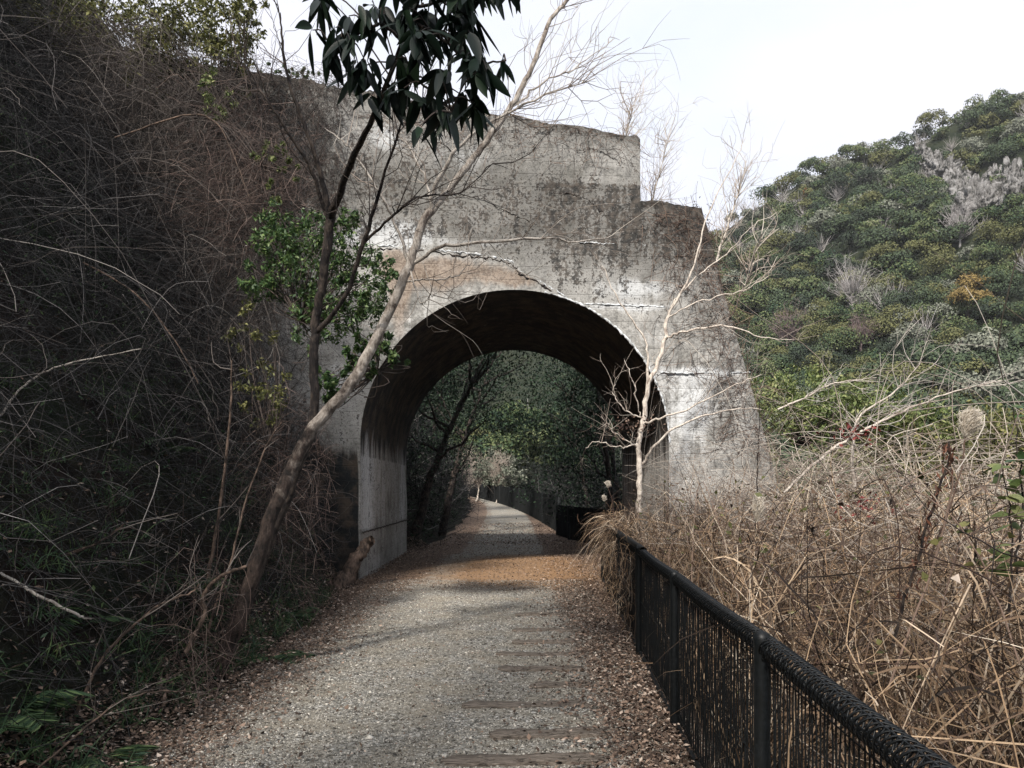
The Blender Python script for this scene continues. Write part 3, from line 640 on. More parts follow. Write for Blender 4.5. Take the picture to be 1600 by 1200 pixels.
for a, b_2 in zip(posts[:-1], posts[1:]):
    G = Geo(); sp = .034 if a < 6 else .045
    Yw = np.arange(a + .03, b_2 - .02, sp); N = len(Yw)
    sag = lambda Y: .012 * np.sin((Y - a) / (b_2 - a) * math.pi)
    zt = H - .02 - sag(Yw)
    zs = np.linspace(.06, 1, 7)[None] * zt[:, None]; wob = rng.normal(size=(N, 7)) * .0022
    pl = np.stack([fence_x(Yw)[:, None] + wob, np.broadcast_to(Yw[:, None], zs.shape) + rng.normal(size=(N, 7)) * .0025, zs], -1)
    G.add(*tubes(pl, np.full((N, 7), .0031), 4))
    # rolled top: every wire bends round in a loop, leaning along the fence; second set leans the other way
    ph = np.linspace(0, 2 * math.pi, 15)
    for lean in (.10, -.10):
        x = fence_x(Yw)[:, None] + RL * np.sin(ph)[None] * 1.0 + .0; z = (zt + RL * .6)[:, None] + RL * 0.92 * -np.cos(ph)[None]
        y = Yw[:, None] + lean * (ph / 6.28)[None] + .004 * np.sin(Yw * 71)[:, None]
        G.add(*tubes(np.stack([x, y, z], -1), np.full((N, 15), .0030), 4))
    Yl = np.linspace(a, b_2, 24)
    for k in range(6):
        aa = k * math.pi / 3 + .3
        G.add(*tubes(np.stack([fence_x(Yl) + RL * math.sin(aa) * .97, Yl, H - .02 - sag(Yl) + RL * .6 - RL * .9 * math.cos(aa)], -1)[None], np.full((1, 24), .0035), 4))
    for zz_ in (.10, .52, .93): G.add(*tubes(fpt(Yl, zz_ - sag(Yl))[None], np.full((1, 24), .0032), 4))
    G.build('wire_panel', M['fence'], fence, off=foff)
G = Geo(); Yl = np.linspace(7.2, 13.45, 40)
G.add(*tubes(fpt(Yl, 1.03)[None], np.full((1, 40), .034), 10)); G.build('top_rail', M['fence'], fence, off=foff)
G = Geo(); Yl = np.linspace(.65, 13.45, 60); G.add(*tubes(fpt(Yl, .035, -.01)[None], np.full((1, 60), .018), 6)); G.build('bottom_rail', M['fence'], fence, off=foff)

# fences beyond the tunnel
def far_fence(pts, h, name, label, slat=.12, base=None):
    pts = np.asarray(pts, float); root = empty(name, (pts[0][0], pts[0][1], 0), label, 'fence'); o0 = np.array([pts[0][0], pts[0][1], 0])
    G = Geo(); GP = Geo()
    for (a, b) in zip(pts[:-1], pts[1:]):
        L = np.linalg.norm(b - a); n = max(2, int(L / slat)); t = (np.arange(n) + .5) / n
        for k in t:
            c = a + (b - a) * k; z0 = float(rise(c[1])) + .03; G.add(*tubes(np.array([[[c[0], c[1], z0], [c[0], c[1], z0 + h * random.uniform(.97, 1.0)]]]), np.array([[slat * .36, slat * .36]]), 4))
        for fr in (.12, .9):
            G.add(*tubes(np.array([[[a[0] + .05, a[1], rise(a[1]) + h * fr], [b[0] + .05, b[1], rise(b[1]) + h * fr]]]), np.array([[.035, .035]]), 4))
    G.build('panel', M['far_fence'], root, off=o0)
    for c in pts:
        z0 = float(rise(c[1])); Vv, Ff = tubes(np.array([[[c[0] - .03, c[1], z0 - .1], [c[0] - .03, c[1], z0 + h + .03], [c[0] - .03, c[1], z0 + h + .05]]]), np.array([[.06, .06, .01]]), 8); mesh('post', Vv - o0, Ff, M['far_fence'], root)
far_fence([(2.75, 19.9), (2.3, 22.0), (1.85, 24.4), (1.6, 26.5)], 1.05, 'low_fence', 'low dark fence standing just beyond the right mouth of the arch', .07)
fp = [(1.75 - .35 * k + float(path_c(28 + 6.0 * k)), 28 + 6.0 * k) for k in range(10)]
far_fence(fp, 1.32, 'boarded_fence', 'taller dark boarded fence curving away beside the far path', .16)
far_fence([(-7.5, 84), (-5.2, 83), (-3.6, 82)], 1.1, 'rail_fence', 'pale brown open rail fence at the far end of the path', .45)

# ------------------------------------------------------------------ sleepers in the path
GS = 'old railway sleepers set in the gravel'
order = ['nearest', 'second nearest', 'third nearest', 'fourth nearest', 'fifth nearest', 'sixth nearest', 'seventh nearest', 'eighth nearest', 'farthest']
for k, (py, x0, x1) in enumerate([(1192, 690, 985), (1150, 765, 978), (1105, 722, 955), (1073, 828, 940), (1048, 778, 935), (1025, 775, 945), (1005, 800, 925), (987, 800, 930), (962, 805, 900)]):
    D = EYE * F / (py - HZ); X0 = (x0 - 800) / F * D; X1 = (x1 - 800) / F * D
    n = 40; t = np.linspace(0, 1, n); w = .078 + .0 * t + .018 * (fbm(t * 9, t * 0 + k, 70) - .5); w = w * sm(t, -.03, .06) * (1 - .5 * sm(t, .85, 1.0)); h = .020 - .032 * sm(t, .75, 1) - .006 * sm(fbm(t * 5, t * 0 + k, 88), .5, .75) + (fbm(t * 6, t * 0 + k, 71) - .5) * .02
    cx = X0 + (X1 - X0) * t; ty = (fbm(t * 4, t * 0 + k, 72) - .5) * .04 + (t - .5) * random.uniform(-.0, .10)
    prof_ = [(-1.04, -.08), (-1, -.004), (-.86, .0), (-.3, .003), (.35, .001), (.9, -.001), (1.02, -.006), (1.05, -.08)]
    Vv = np.stack([np.stack([cx - cx.mean(), ty + a * w + (vnoise(t * 30, t * 0 + q, 7) - .5) * .008, h + b + (vnoise(t * 24, t * 0 + q * 3, 9) - .5) * .009], -1) for q, (a, b) in enumerate(prof_)], 1)
    ii = np.arange(n * len(prof_)).reshape(n, len(prof_)); Ff = np.stack([ii[:-1, :-1], ii[1:, :-1], ii[1:, 1:], ii[:-1, 1:]], -1).reshape(-1, 4)
    o = mesh('wooden_sleeper', Vv, Ff, M['wood']); o.location = (float(cx.mean()), D, .012)
    tag(o, {0: 'worn brown wooden sleeper cut by the bottom edge of the photo, nearest the camera', 1: 'long clean brown wooden sleeper with a pointed left end, second nearest the camera', 8: 'faint half buried wooden sleeper, farthest of the row in the bright gravel'}.get(k, f'worn brown wooden sleeper in the gravel, {order[k]} of the row to the camera'), 'sleeper', GS)

# ------------------------------------------------------------------ stones and fallen leaves
def stones(n, xlo, xhi, ylo, yhi, s0, s1, name, label, r):
    y = ylo + (yhi - ylo) * r.random(n) ** 1.5; x = xlo + (xhi - xlo) * r.random(n); x = np.maximum(x, foot_x(y) - .1)
    s = r.uniform(s0, s1, n) * (1 + 1.0 * (r.random(n) < .04))
    oct_ = np.array([[1, 0, 0], [0, 1, 0], [-1, 0, 0], [0, -1, 0], [.2, .1, .55], [0, 0, -.7]])
    a = r.uniform(0, 6.28, n); ca, sa = np.cos(a), np.sin(a)
    q = oct_[None] * (s[:, None, None] * r.uniform(.6, 1.4, (n, 6, 1))) * np.array([1, .75, 1])
    Vv = np.stack([q[..., 0] * ca[:, None] - q[..., 1] * sa[:, None] + x[:, None], q[..., 0] * sa[:, None] + q[..., 1] * ca[:, None] + y[:, None], q[..., 2] + (path_h(x, y) + s * .15)[:, None]], -1)
    tri = np.array([[0, 1, 4], [1, 2, 4], [2, 3, 4], [3, 0, 4], [1, 0, 5], [2, 1, 5], [3, 2, 5], [0, 3, 5]])
    Ff = (tri[None] + 6 * np.arange(n)[:, None, None]).reshape(-1, 3)
    tag(mesh(name, Vv.reshape(-1, 3), Ff, M['stone'], smooth=False), kind='stuff', label=label)
stones(90000, -2.3, 1.25, 3.9, 13.5, .0035, .0095, 'gravel', 'grey crushed gravel scattered over the path', rng)
stones(900, -2.5, 1.2, 3.9, 12, .011, .021, 'pebbles', 'larger pale stones loose on the gravel path', rng)

def litter(n, xf, r, size=(.02, .045), lift=.012, ylo=3.4, yhi=22, pw=1.4):
    y = ylo + (yhi - ylo) * r.random(n) ** pw; x = xf(y, r)
    z = np.where(x < foot_x(y), terrain(x, y), path_h(x, y)) + r.uniform(.004, lift, n)
    ax = rdir(n, r); ax[:, 2] *= .35; nn = np.stack([r.normal(size=n) * .45, r.normal(size=n) * .45, np.ones(n)], -1)
    L = r.uniform(*size, n); return leaves(np.stack([x, y, z], -1), ax, nn, L, L * r.uniform(.35, .65, n), r.uniform(-.6, .6))
G = Geo()
G.add(*litter(26000, lambda y, r: foot_x(y) - .35 + np.abs(r.normal(size=len(y))) * .48, rng, (.02, .05), .05))
G.add(*litter(22000, lambda y, r: np.where(y < 13.5, fence_x(y), 2.2) + .06 - np.abs(r.normal(size=len(y))) * (.30 + .02 * y), rng, (.02, .05), .035))
G.add(*litter(9000, lambda y, r: -1.9 + 3.6 * r.random(len(y)), rng, (.012, .03), .01))
G.add(*litter(9000, lambda y, r: -2.2 + 4.2 * r.random(len(y)), rng, (.02, .05), .02, 12, 24, 1.0))
G.add(*litter(3500, lambda y, r: -2.2 + 4.0 * r.random(len(y)), rng, (.04, .09), .02, 22, 34, 1.0))
G.add(*litter(5000, lambda y, r: foot_x(y) - .1 - np.abs(r.normal(size=len(y))) * .8, rng, (.03, .07), .08))
tag(G.build('leaf_litter', M['litter']), kind='stuff', label='brown dry fallen leaves along both edges of the path')

# ------------------------------------------------------------------ branching plants
def arcs(st, d, L, K, droop, wob, r):
    """N arching strands"""
    N = len(st); t = np.linspace(0, 1, K)[None, :, None]; L = np.broadcast_to(L, (N,))[:, None, None]
    side = np.cross(d, rdir(N, r)); side /= (np.linalg.norm(side, axis=1, keepdims=True) + 1e-9)
    cur = r.normal(size=(N, 1, 1)) * wob
    pl = st[:, None, :] + d[:, None, :] * L * t + side[:, None, :] * L * cur * np.sin(t * math.pi * r.uniform(.6, 1.6, (N, 1, 1))) * .5
    pl[:, :, 2] -= (np.broadcast_to(droop, (N,))[:, None] * (t[:, :, 0] ** 2) * L[:, :, 0])
    kk = r.normal(size=(N, K, 3)) * (L * .0075); kk[:, 0] = 0; return pl + np.cumsum(kk, axis=1)

def twigs_on(pls, n, Lr, r0, r, spread=.8, up=.3, gen=2, K=5):
    """side twigs on polylines (list of (K,3)); returns list of (N,K,3), radii"""
    out = []; src = [np.asarray(p) for p in pls]; allp = []
    pick = r.integers(0, len(src), n); st = []; dr = []
    for i in pick:
        q = src[i]; k = r.integers(max(1, len(q) // 5), len(q) - 1); f = r.random(); st.append(q[k] + (q[k + 1 if k + 1 < len(q) else k] - q[k]) * f); tdir = q[k] - q[k - 1]; dr.append(tdir / (np.linalg.norm(tdir) + 1e-9))
    st = np.array(st); dr = np.array(dr) + rdir(n, r) * spread; dr[:, 2] += up; dr /= np.linalg.norm(dr, axis=1, keepdims=True)
    L = r.uniform(*Lr, n); pl = arcs(st, dr, L, K, r.uniform(-.15, .25, n), .4, r); rad = r0 * np.linspace(1, .35, K)[None] * r.uniform(.6, 1.2, n)[:, None]
    out.append((pl, rad))
    if gen > 1:
        m = int(n * 2.2); pk = r.integers(0, n, m); kk = r.integers(1, K, m); s2 = pl[pk, kk]; d2 = pl[pk, kk] - pl[pk, kk - 1]; d2 /= (np.linalg.norm(d2, axis=1, keepdims=True) + 1e-9)
        d2 = d2 + rdir(m, r) * .75; d2[:, 2] += up * .5; d2 /= np.linalg.norm(d2, axis=1, keepdims=True)
        p2 = arcs(s2, d2, L[pk] * r.uniform(.25, .6, m), K, r.uniform(-.2, .3, m), .4, r); out.append((p2, r0 * .5 * np.linspace(1, .4, K)[None] * np.ones((m, 1))))
    return out

def limb(name, pts, radii, m, parent, off, K=36, sides=9, jit=.006):
    q = smooth_curve([P(*p) for p in pts], K, jit); rr = np.interp(np.linspace(0, 1, K), np.linspace(0, 1, len(radii)), radii) * (1 + .10 * (rng.random(K) - .5))
    Vv, Ff = tubes(q[None], rr[None], sides); mesh(name, Vv - off, Ff, m, parent); return q

# leaning pale tree in front of the portal
o0 = P(345, 1052, 6.5); treeA = empty('leaning_tree', tuple(o0), 'leafless leaning tree with pale mottled bark rising from the left bank across the portal', 'tree')
m_, n_, b_ = newmat('leaning_bark', 0.85, 0.25)
zz_s = n_.nodes.new('ShaderNodeSeparateXYZ'); n_.links.new(pos(n_), zz_s.inputs[0])
a_ = noise(n_, 26, 6, pos(n_, (1, 1, .5)), 0.65); d_ = noise(n_, 5.5, 4, pos(n_), 0.6, 0.5)
f_ = mth(n_, 'ADD', mth(n_, 'MULTIPLY', a_, .55), mth(n_, 'MULTIPLY', d_, .45))
lo_ = ramp(n_, f_, [(0.40, (0.010, 0.008, 0.007)), (0.62, (0.06, 0.043, 0.035))]); hi_ = ramp(n_, f_, [(0.38, (0.075, 0.055, 0.045)), (0.48, (0.26, 0.225, 0.19)), (0.62, (0.48, 0.44, 0.39))])
g_ = mth(n_, 'ADD', mth(n_, 'MULTIPLY', mth(n_, 'SUBTRACT', zz_s.outputs[2], 1.75), .6), mth(n_, 'MULTIPLY', mth(n_, 'SUBTRACT', d_, .5), 2.2))
n_.links.new(mixc(n_, ramp(n_, g_, [(0.0, 0.0), (0.9, 1.0)]), lo_, hi_), b_.inputs['Base Color']); bump(n_, b_, a_, 1.0, .03); M['leaning_bark'] = m_
up = limb('trunk', [(330, 1085, 6.45), (352, 1020, 6.5), (385, 930, 6.55), (415, 830, 6.6), (455, 735, 6.7), (492, 665, 6.8), (550, 597, 6.9), (598, 509, 7.0), (640, 414, 7.0), (660, 350, 7.05), (690, 310, 7.1), (728, 262, 7.1), (755, 227, 7.15), (790, 178, 7.2), (825, 119, 7.25), (857, 38, 7.3), (892, -10, 7.35), (910, -70, 7.4)], [.080, .070, .064, .060, .057, .053, .050, .044, .042, .038, .034, .031, .029, .027, .024, .020, .016, .010], M['leaning_bark'], treeA, o0, 110, 14, .005)
A = [up]
for pts, rr in [([(672, 332, 7.08), (680, 290, 7.0), (703, 248, 6.9), (727, 217, 6.85), (783, 182, 6.8), (850, 150, 6.8), (930, 122, 6.8)], [.026, .021, .018, .015, .012, .009, .004]),
                ([(645, 412, 7.0), (675, 392, 6.9), (710, 383, 6.8), (780, 376, 6.7), (850, 373, 6.7), (916, 377, 6.7), (975, 362, 6.8)], [.020, .017, .015, .013, .010, .007, .003]),
                ([(638, 408, 7.0), (612, 336, 6.9), (584, 287, 6.8), (548, 235, 6.8), (507, 200, 6.8)], [.016, .012, .009, .007, .004]),
                ([(676, 326, 7.08), (668, 290, 7.2), (640, 230, 7.3), (596, 185, 7.3)], [.014, .010, .008, .004]),
                ([(795, 172, 7.2), (850, 128, 7.3), (900, 105, 7.4), (960, 60, 7.5)], [.012, .009, .006, .003]),
                ([(628, 440, 7.0), (660, 437, 6.9), (710, 432, 6.8), (745, 400, 6.8)], [.010, .008, .006, .003]),
                ([(640, 415, 7.0), (655, 470, 6.8), (670, 466, 6.8), (690, 446, 6.8)], [.009, .007, .005, .003])]:
    A.append(limb('limb', pts, rr, M['pale_bark'], treeA, o0, 26, 6, .008))
G = Geo()
for pl, rad in twigs_on(A[1:], 70, (.25, .8), .0045, rng, .8, .35): G.add(*tubes(pl, rad, 4))
for pl, rad in twigs_on([A[0][78:], A[1][10:]], 34, (.3, .9), .004, rng, .7, .3): G.add(*tubes(pl, rad, 4))
G.build('twigs', M['twig_pale'], treeA, off=o0)

# dark stemmed evergreen with big drooping leaves
o0 = P(360, 1015, 7.1); treeB = empty('evergreen_tree', tuple(o0), 'dark stemmed evergreen whose big drooping glossy leaves hang across the top of the view', 'tree')
limb('trunk', [(352, 1040, 7.1), (420, 850, 7.1), (470, 720, 7.0), (490, 640, 6.95), (492, 520, 6.9), (505, 430, 6.8), (517, 340, 6.7), (520, 325, 6.7)], [.045, .045, .043, .042, .040, .041, .044, .04], M['dark_bark'], treeB, o0, 50, 10, .006)
Bl = []
for pts, rr in [([(517, 340, 6.7), (535, 290, 6.4), (560, 230, 6.0), (590, 170, 5.5), (618, 90, 5.0), (648, 20, 4.6), (665, -60, 4.4)], [.038, .031, .026, .020, .016, .012, .008]),
                ([(515, 345, 6.7), (505, 290, 6.6), (487, 225, 6.5), (452, 130, 6.4), (440, 60, 6.3), (438, 20, 6.3)], [.03, .024, .020, .014, .010, .004]),
                ([(512, 340, 6.7), (482, 259, 6.5), (430, 175, 6.3), (395, 125, 6.3), (365, 80, 6.3)], [.018, .014, .012, .008, .004]),
                ([(492, 522, 6.9), (535, 470, 6.7), (565, 390, 6.5), (590, 310, 6.3), (618, 220, 6.0), (640, 150, 5.7)], [.026, .022, .019, .015, .010, .006]),
                ([(570, 378, 6.5), (605, 345, 6.3), (640, 316, 6.2), (668, 305, 6.2), (720, 300, 6.2), (770, 255, 6.2)], [.014, .012, .010, .008, .006, .003]),
                ([(640, 30, 4.6), (690, 60, 4.5), (740, 100, 4.5), (790, 95, 4.5)], [.012, .010, .008, .005]),
                ([(625, 80, 4.9), (650, 120, 4.7), (680, 150, 4.6), (705, 175, 4.5)], [.010, .008, .006, .004]),
                ([(630, 60, 4.8), (590, 40, 4.7), (545, 60, 4.6), (515, 70, 4.6)], [.011, .009, .006, .004]),
                ([(650, 10, 4.6), (720, -10, 4.5), (790, -30, 4.4), (820, -25, 4.4)], [.010, .008, .006, .004])]:
    Bl.append(limb('limb', pts, rr, M['dark_bark'], treeB, o0, 24, 6, .005))
G = Geo()
for pl, rad in twigs_on([Bl[1], Bl[2], Bl[3], Bl[4]], 60, (.2, .7), .005, rng, .8, .3): G.add(*tubes(pl, rad, 4))
G.build('twigs', M['twig_dark'], treeB, off=o0)
def bigleaf(base, d, L, W, r):
    """long pointed leaf with folded midrib and drooping tip, 2x7 strip"""
    d = d / np.linalg.norm(d); s = np.cross(d, r.normal(size=3)); s /= np.linalg.norm(s); n = np.cross(s, d); K = 8; t = np.linspace(0, 1, K)
    prof = np.sin(np.clip(t * 1.02, 0, 1) ** .85 * math.pi) ** .75 * W * .5; prof[0] = .004; prof[-1] = .001
    c = base + d * (L * t)[:, None] + np.array([0, 0, -1]) * (L * .22 * t ** 2)[:, None] + s * (r.normal() * .08 * L * t ** 2)[:, None]
    up_ = n * (prof * .30)[:, None]; l = c - s * prof[:, None] + up_; rr = c + s * prof[:, None] + up_
    Vv = np.stack([l, c, rr], 1).reshape(-1, 3); ii = np.arange(K * 3).reshape(K, 3)
    return Vv, np.stack([ii[:-1, :-1], ii[:-1, 1:], ii[1:, 1:], ii[1:, :-1]], -1).reshape(-1, 4)
G = Geo(); GT = Geo()
whorls = [(505, -15, 4.6, 6), (500, 2, 4.6, 6), (535, 55, 4.6, 7), (512, 75, 4.6, 9), (545, 25, 4.7, 4), (585, 42, 4.8, 6), (570, 95, 4.7, 8), (600, 10, 4.6, 4), (625, 30, 4.5, 9), (650, 75, 4.6, 9), (610, 140, 4.9, 9), (665, 20, 4.5, 9), (640, 120, 4.6, 8), (690, 60, 4.6, 9), (660, 155, 4.7, 9), (705, 25, 4.4, 9), (722, -25, 4.3, 10), (700, 110, 4.5, 8), (728, 40, 4.4, 10), (700, 175, 4.5, 8), (755, 100, 4.5, 6), (785, 95, 4.5, 6), (740, 160, 4.6, 6), (790, -40, 4.3, 8), (757, -30, 4.3, 8), (580, 150, 5.1, 5), (682, 190, 4.5, 4), (615, -30, 4.5, 5), (665, -30, 4.5, 8), (735, -20, 4.6, 8), (655, 50, 4.4, 8), (700, -10, 4.6, 8)]
whorls = whorls + [(px + rng.uniform(-40, 30), py + rng.uniform(-35, 15), D, 4) for (px, py, D, n) in whorls[4:26]] + [(px + rng.uniform(-48, 34), py + rng.uniform(-45, 22), D + rng.uniform(-.4, .4), 3) for (px, py, D, n) in whorls[2:]]
alllimbs = np.concatenate(Bl[5:] + [Bl[0][12:]])
for (px, py, D, n) in whorls:
    c = P(px, py, D + rng.uniform(-.15, .15)); j = alllimbs[np.argmin(np.linalg.norm(alllimbs - c, axis=1))]
    GT.add(*tubes(smooth_curve([j, (j + c) / 2 + np.array([0, 0, .04]), c], 7)[None], np.linspace(.006, .003, 7)[None], 5))
    for k in range(n):
        a = rng.uniform(0, 6.28); d = np.array([math.cos(a) * .62, math.sin(a) * .62, rng.uniform(-1.25, -.15)]); L = rng.uniform(.12, .21)
        G.add(*bigleaf(c + rng.normal(size=3) * .012, d, L, L * rng.uniform(.26, .38), rng))
G.build('leaves', M['big_leaf'], treeB, off=o0); GT.build('leaf_stalks', M['twig_dark'], treeB, off=o0)

# white barked sapling by the right foot of the arch
o0 = P(998, 800, 12.4); treeC = empty('pale_sapling', tuple(o0), 'slender white barked leafless sapling in front of the right side of the arch', 'tree')
Cl = [limb('trunk', [(998, 800, 12.4), (999, 745, 12.4), (999, 692, 12.4), (1006, 652, 12.4), (1013, 601, 12.4), (1025, 575, 12.4), (1039, 528, 12.4), (1045, 490, 12.4), (1070, 448, 12.3), (1088, 400, 12.2), (1108, 330, 12.2), (1150, 250, 12.2), (1165, 215, 12.2)], [.046, .045, .043, .041, .038, .035, .031, .026, .019, .014, .010, .007, .004], M['white_bark'], treeC, o0, 60, 9, .01)]
for pts, rr in [([(1012, 606, 12.4), (1012, 567, 12.4), (1007, 527, 12.4), (974, 482, 12.4), (954, 445, 12.4), (940, 415, 12.4)], [.026, .02, .016, .012, .008, .004]),
                ([(1040, 530, 12.4), (1060, 520, 12.2), (1081, 516, 12.1), (1135, 509, 11.9), (1183, 526, 11.8), (1240, 531, 11.8)], [.022, .019, .016, .012, .009, .004]),
                ([(1005, 662, 12.4), (1035, 652, 12.2), (1070, 641, 12.1), (1144, 604, 12), (1190, 585, 12)], [.02, .017, .014, .010, .005]),
                ([(1003, 726, 12.4), (1027, 692, 12.2), (1070, 661, 12.1), (1140, 640, 12), (1190, 640, 12)], [.024, .02, .016, .010, .005]),
                ([(1000, 690, 12.4), (970, 700, 12.2), (935, 690, 12.1), (915, 700, 12.1)], [.014, .011, .008, .004]),
                ([(1000, 700, 12.4), (965, 680, 12.2), (940, 650, 12.1)], [.012, .009, .004]),
                ([(1006, 655, 12.4), (975, 640, 12.3), (958, 615, 12.2), (962, 600, 12.2)], [.013, .010, .006, .004]),
                ([(1000, 650, 12.4), (990, 600, 12.2), (975, 560, 12.2)], [.010, .008, .004]),
                ([(1048, 480, 12.4), (1080, 440, 12.4), (1130, 400, 12.4), (1180, 350, 12.4)], [.014, .011, .008, .004]),
                ([(1045, 495, 12.4), (1095, 470, 12.3), (1160, 455, 12.2), (1200, 430, 12.2), (1215, 400, 12.2)], [.012, .010, .008, .006, .003])]:
    Cl.append(limb('limb', pts, rr, M['white_bark'], treeC, o0, 24, 6, .012))
G = Geo()
for pl, rad in twigs_on(Cl, 95, (.25, .9), .0042, rng, .85, .2): G.add(*tubes(pl, rad, 3))
G.build('twigs', M['twig_pale'], treeC, off=o0)
G = Geo(); pl = arcs(P(960, 640, 12.2)[None].repeat(12, 0), rdir(12), .3, 6, .2, .5, rng); pp = P(985, 668, 12.2) + rng.normal(size=(150, 3)) * np.array([.22, .1, .08]); G.add(*leaves(pp, rdir(150), rdir(150), .05, .03)); G.build('withered_leaves', M['dry_vine'], treeC, off=o0)

# small bare trees showing over the portal
def bare_tree(name, base, top, label, mk, n=70, r0=.06, Lr=(.5, 1.6)):
    base = np.asarray(base); root = empty(name, tuple(base), label, 'tree'); q = smooth_curve([base, base * .6 + np.asarray(top) * .4 + rng.normal(size=3) * .15, top], 20, .02)
    Vv, Ff = tubes(q[None], np.linspace(r0, .008, 20)[None], 7); mesh('trunk', Vv - base, Ff, M[mk], root); G = Geo()
    for pl, rad in twigs_on([q[8:]], n, Lr, .010, rng, .75, .35, 2): G.add(*tubes(pl, rad, 3))
    G.build('twigs', M['twig_pale'], root, off=base)
bare_tree('leafless_tree', P(955, 330, 22), P(990, 165, 22), 'leafless tree showing over the parapet near its right end', 'dark_bark', 60)
bare_tree('leafless_tree', P(990, 480, 24), P(1045, 215, 24), 'faint leafless tree rising over the step in the portal top', 'pale_bark', 80)
bare_tree('leafless_tree', P(1090, 480, 20), P(1165, 265, 20), 'thin leafless sapling leaning out above the right shoulder of the portal', 'pale_bark', 60)
bare_tree('leafless_tree', P(1110, 560, 15), P(1190, 365, 15), 'bare brushy sapling hanging off the sloping right edge of the portal', 'twig_dark', 28, .018, (.3, .9))

# ------------------------------------------------------------------ left bank thicket
def bank_pts(n, r, ylo=2.2, yhi=13.0, lo=0.15, hi=7.5, h=1.4):
    y = r.uniform(ylo, yhi, n); b = lo + (hi - lo) * r.random(n) ** .9; x = foot_x(y) - b
    return np.stack([x, y, terrain(x, y) + h * r.random(n) ** 1.3 * np.minimum(1, .3 + b)], -1)
def keep_left(pl): return (pl[:, :, 0] < foot_x(pl[:, :, 1]) + .28).all(axis=1) & (pl[:, :, 1] < 13.5).all(axis=1) & (np.linalg.norm(pl - np.array([0, 0, EYE]), axis=2).min(axis=1) > 2.6)
def keep_right(pl): return (pl[:, :, 0] > fence_x(pl[:, :, 1]) - .02).all(axis=1)
def kt(pl, rad, k, sides):
    m_ = k(pl); return tubes(pl[m_], np.broadcast_to(rad, pl.shape[:2])[m_], sides)
def clear_view(st, dmin=3.0): return st[(np.linalg.norm(st - np.array([0, 0, EYE]), axis=1) > dmin)]
r1 = np.random.default_rng(5)
G = Geo()
st = clear_view(bank_pts(19000, r1)); n = len(st); d = rdir(n, r1); d[:, 2] = d[:, 2] * .7 + .15; d[:, 0] += .18
d /= np.linalg.norm(d, axis=1, keepdims=True)
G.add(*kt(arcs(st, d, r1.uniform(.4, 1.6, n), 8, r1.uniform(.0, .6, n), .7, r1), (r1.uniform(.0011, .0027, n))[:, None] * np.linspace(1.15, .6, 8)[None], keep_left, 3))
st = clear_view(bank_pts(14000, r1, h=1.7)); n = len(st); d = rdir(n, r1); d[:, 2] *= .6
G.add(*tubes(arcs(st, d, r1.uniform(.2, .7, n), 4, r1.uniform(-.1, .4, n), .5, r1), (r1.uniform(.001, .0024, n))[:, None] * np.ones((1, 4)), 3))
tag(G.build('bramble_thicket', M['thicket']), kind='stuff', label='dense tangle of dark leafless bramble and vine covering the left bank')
G = Geo(); st = clear_view(bank_pts(700, r1, h=1.6), 4.0); n = len(st); d = rdir(n, r1); d[:, 2] = np.abs(d[:, 2]) * .7; d[:, 0] += .3; d /= np.linalg.norm(d, axis=1, keepdims=True)
G.add(*kt(arcs(st, d, r1.uniform(.7, 2.3, n), 14, r1.uniform(.1, .9, n), .7, r1), (r1.uniform(.0016, .0038, n))[:, None] * np.linspace(1.2, .45, 14)[None], keep_left, 4))
tag(G.build('pale_canes', M['cane']), kind='stuff', label='longer pale arching canes standing out of the left thicket')
G = Geo(); cpt = P(395, 290, 10.5)
st = cpt + r1.normal(size=(1500, 3)) * np.array([.55, .5, .6]); G.add(*tubes(arcs(st, rdir(1500, r1), r1.uniform(.15, .6, 1500), 5, .1, .5, r1), np.full((1500, 5), .002), 3))
st = P(440, 790, 9.5) + r1.normal(size=(900, 3)) * np.array([.4, .5, .7]); G.add(*kt(arcs(st, rdir(900, r1), r1.uniform(.2, .8, 900), 6, .35, .7, r1), .0022, keep_left, 3))
st = P(372, 985, 6.0) + r1.normal(size=(420, 3)) * np.array([.28, .3, .22]); G.add(*kt(arcs(st, rdir(420, r1), r1.uniform(.2, .8, 420), 8, .3, .9, r1), .0018, keep_left, 3))
tag(G.build('reddish_brush', M['twig_red']), kind='stuff', label='reddish brown fine brush at the edge of the left thicket')
G = Geo(); n = 6500; D_ = r1.uniform(10.3, 12.9, n); px_ = r1.uniform(60, 430, n); py_t = np.interp(px_, [60, 250, 350, 430], [10, 40, 95, 190]); py2 = py_t + (560 - py_t) * r1.random(n)
st = np.stack([(px_ - 800) / F * D_, D_, EYE + (HZ - py2) / F * D_], -1); d = rdir(n, r1); d[:, 2] = d[:, 2] * .7 - .1; d[:, 0] -= .2
G.add(*kt(arcs(st, d, r1.uniform(.3, 1.3, n), 8, r1.uniform(.1, .7, n), .8, r1), (r1.uniform(.0018, .0036, n))[:, None] * np.linspace(1.1, .6, 8)[None], keep_left, 3))
n = 260; D_ = r1.uniform(10.5, 12.6, n); x = -3.6 - r1.random(n) * 5; b0 = np.stack([x, D_, terrain(x, D_)], -1); d = np.stack([r1.normal(size=n) * .25, r1.normal(size=n) * .2, np.ones(n)], -1)
G.add(*kt(arcs(b0, d, r1.uniform(1.5, 3.6, n), 12, r1.uniform(.05, .3, n), .4, r1), (r1.uniform(.006, .014, n))[:, None] * np.linspace(1.1, .3, 12)[None], keep_left, 4))
tag(G.build('tall_brush', M['hedge_twig']), kind='stuff', label='tall leafless brush on the bank hiding the left end of the portal wall')
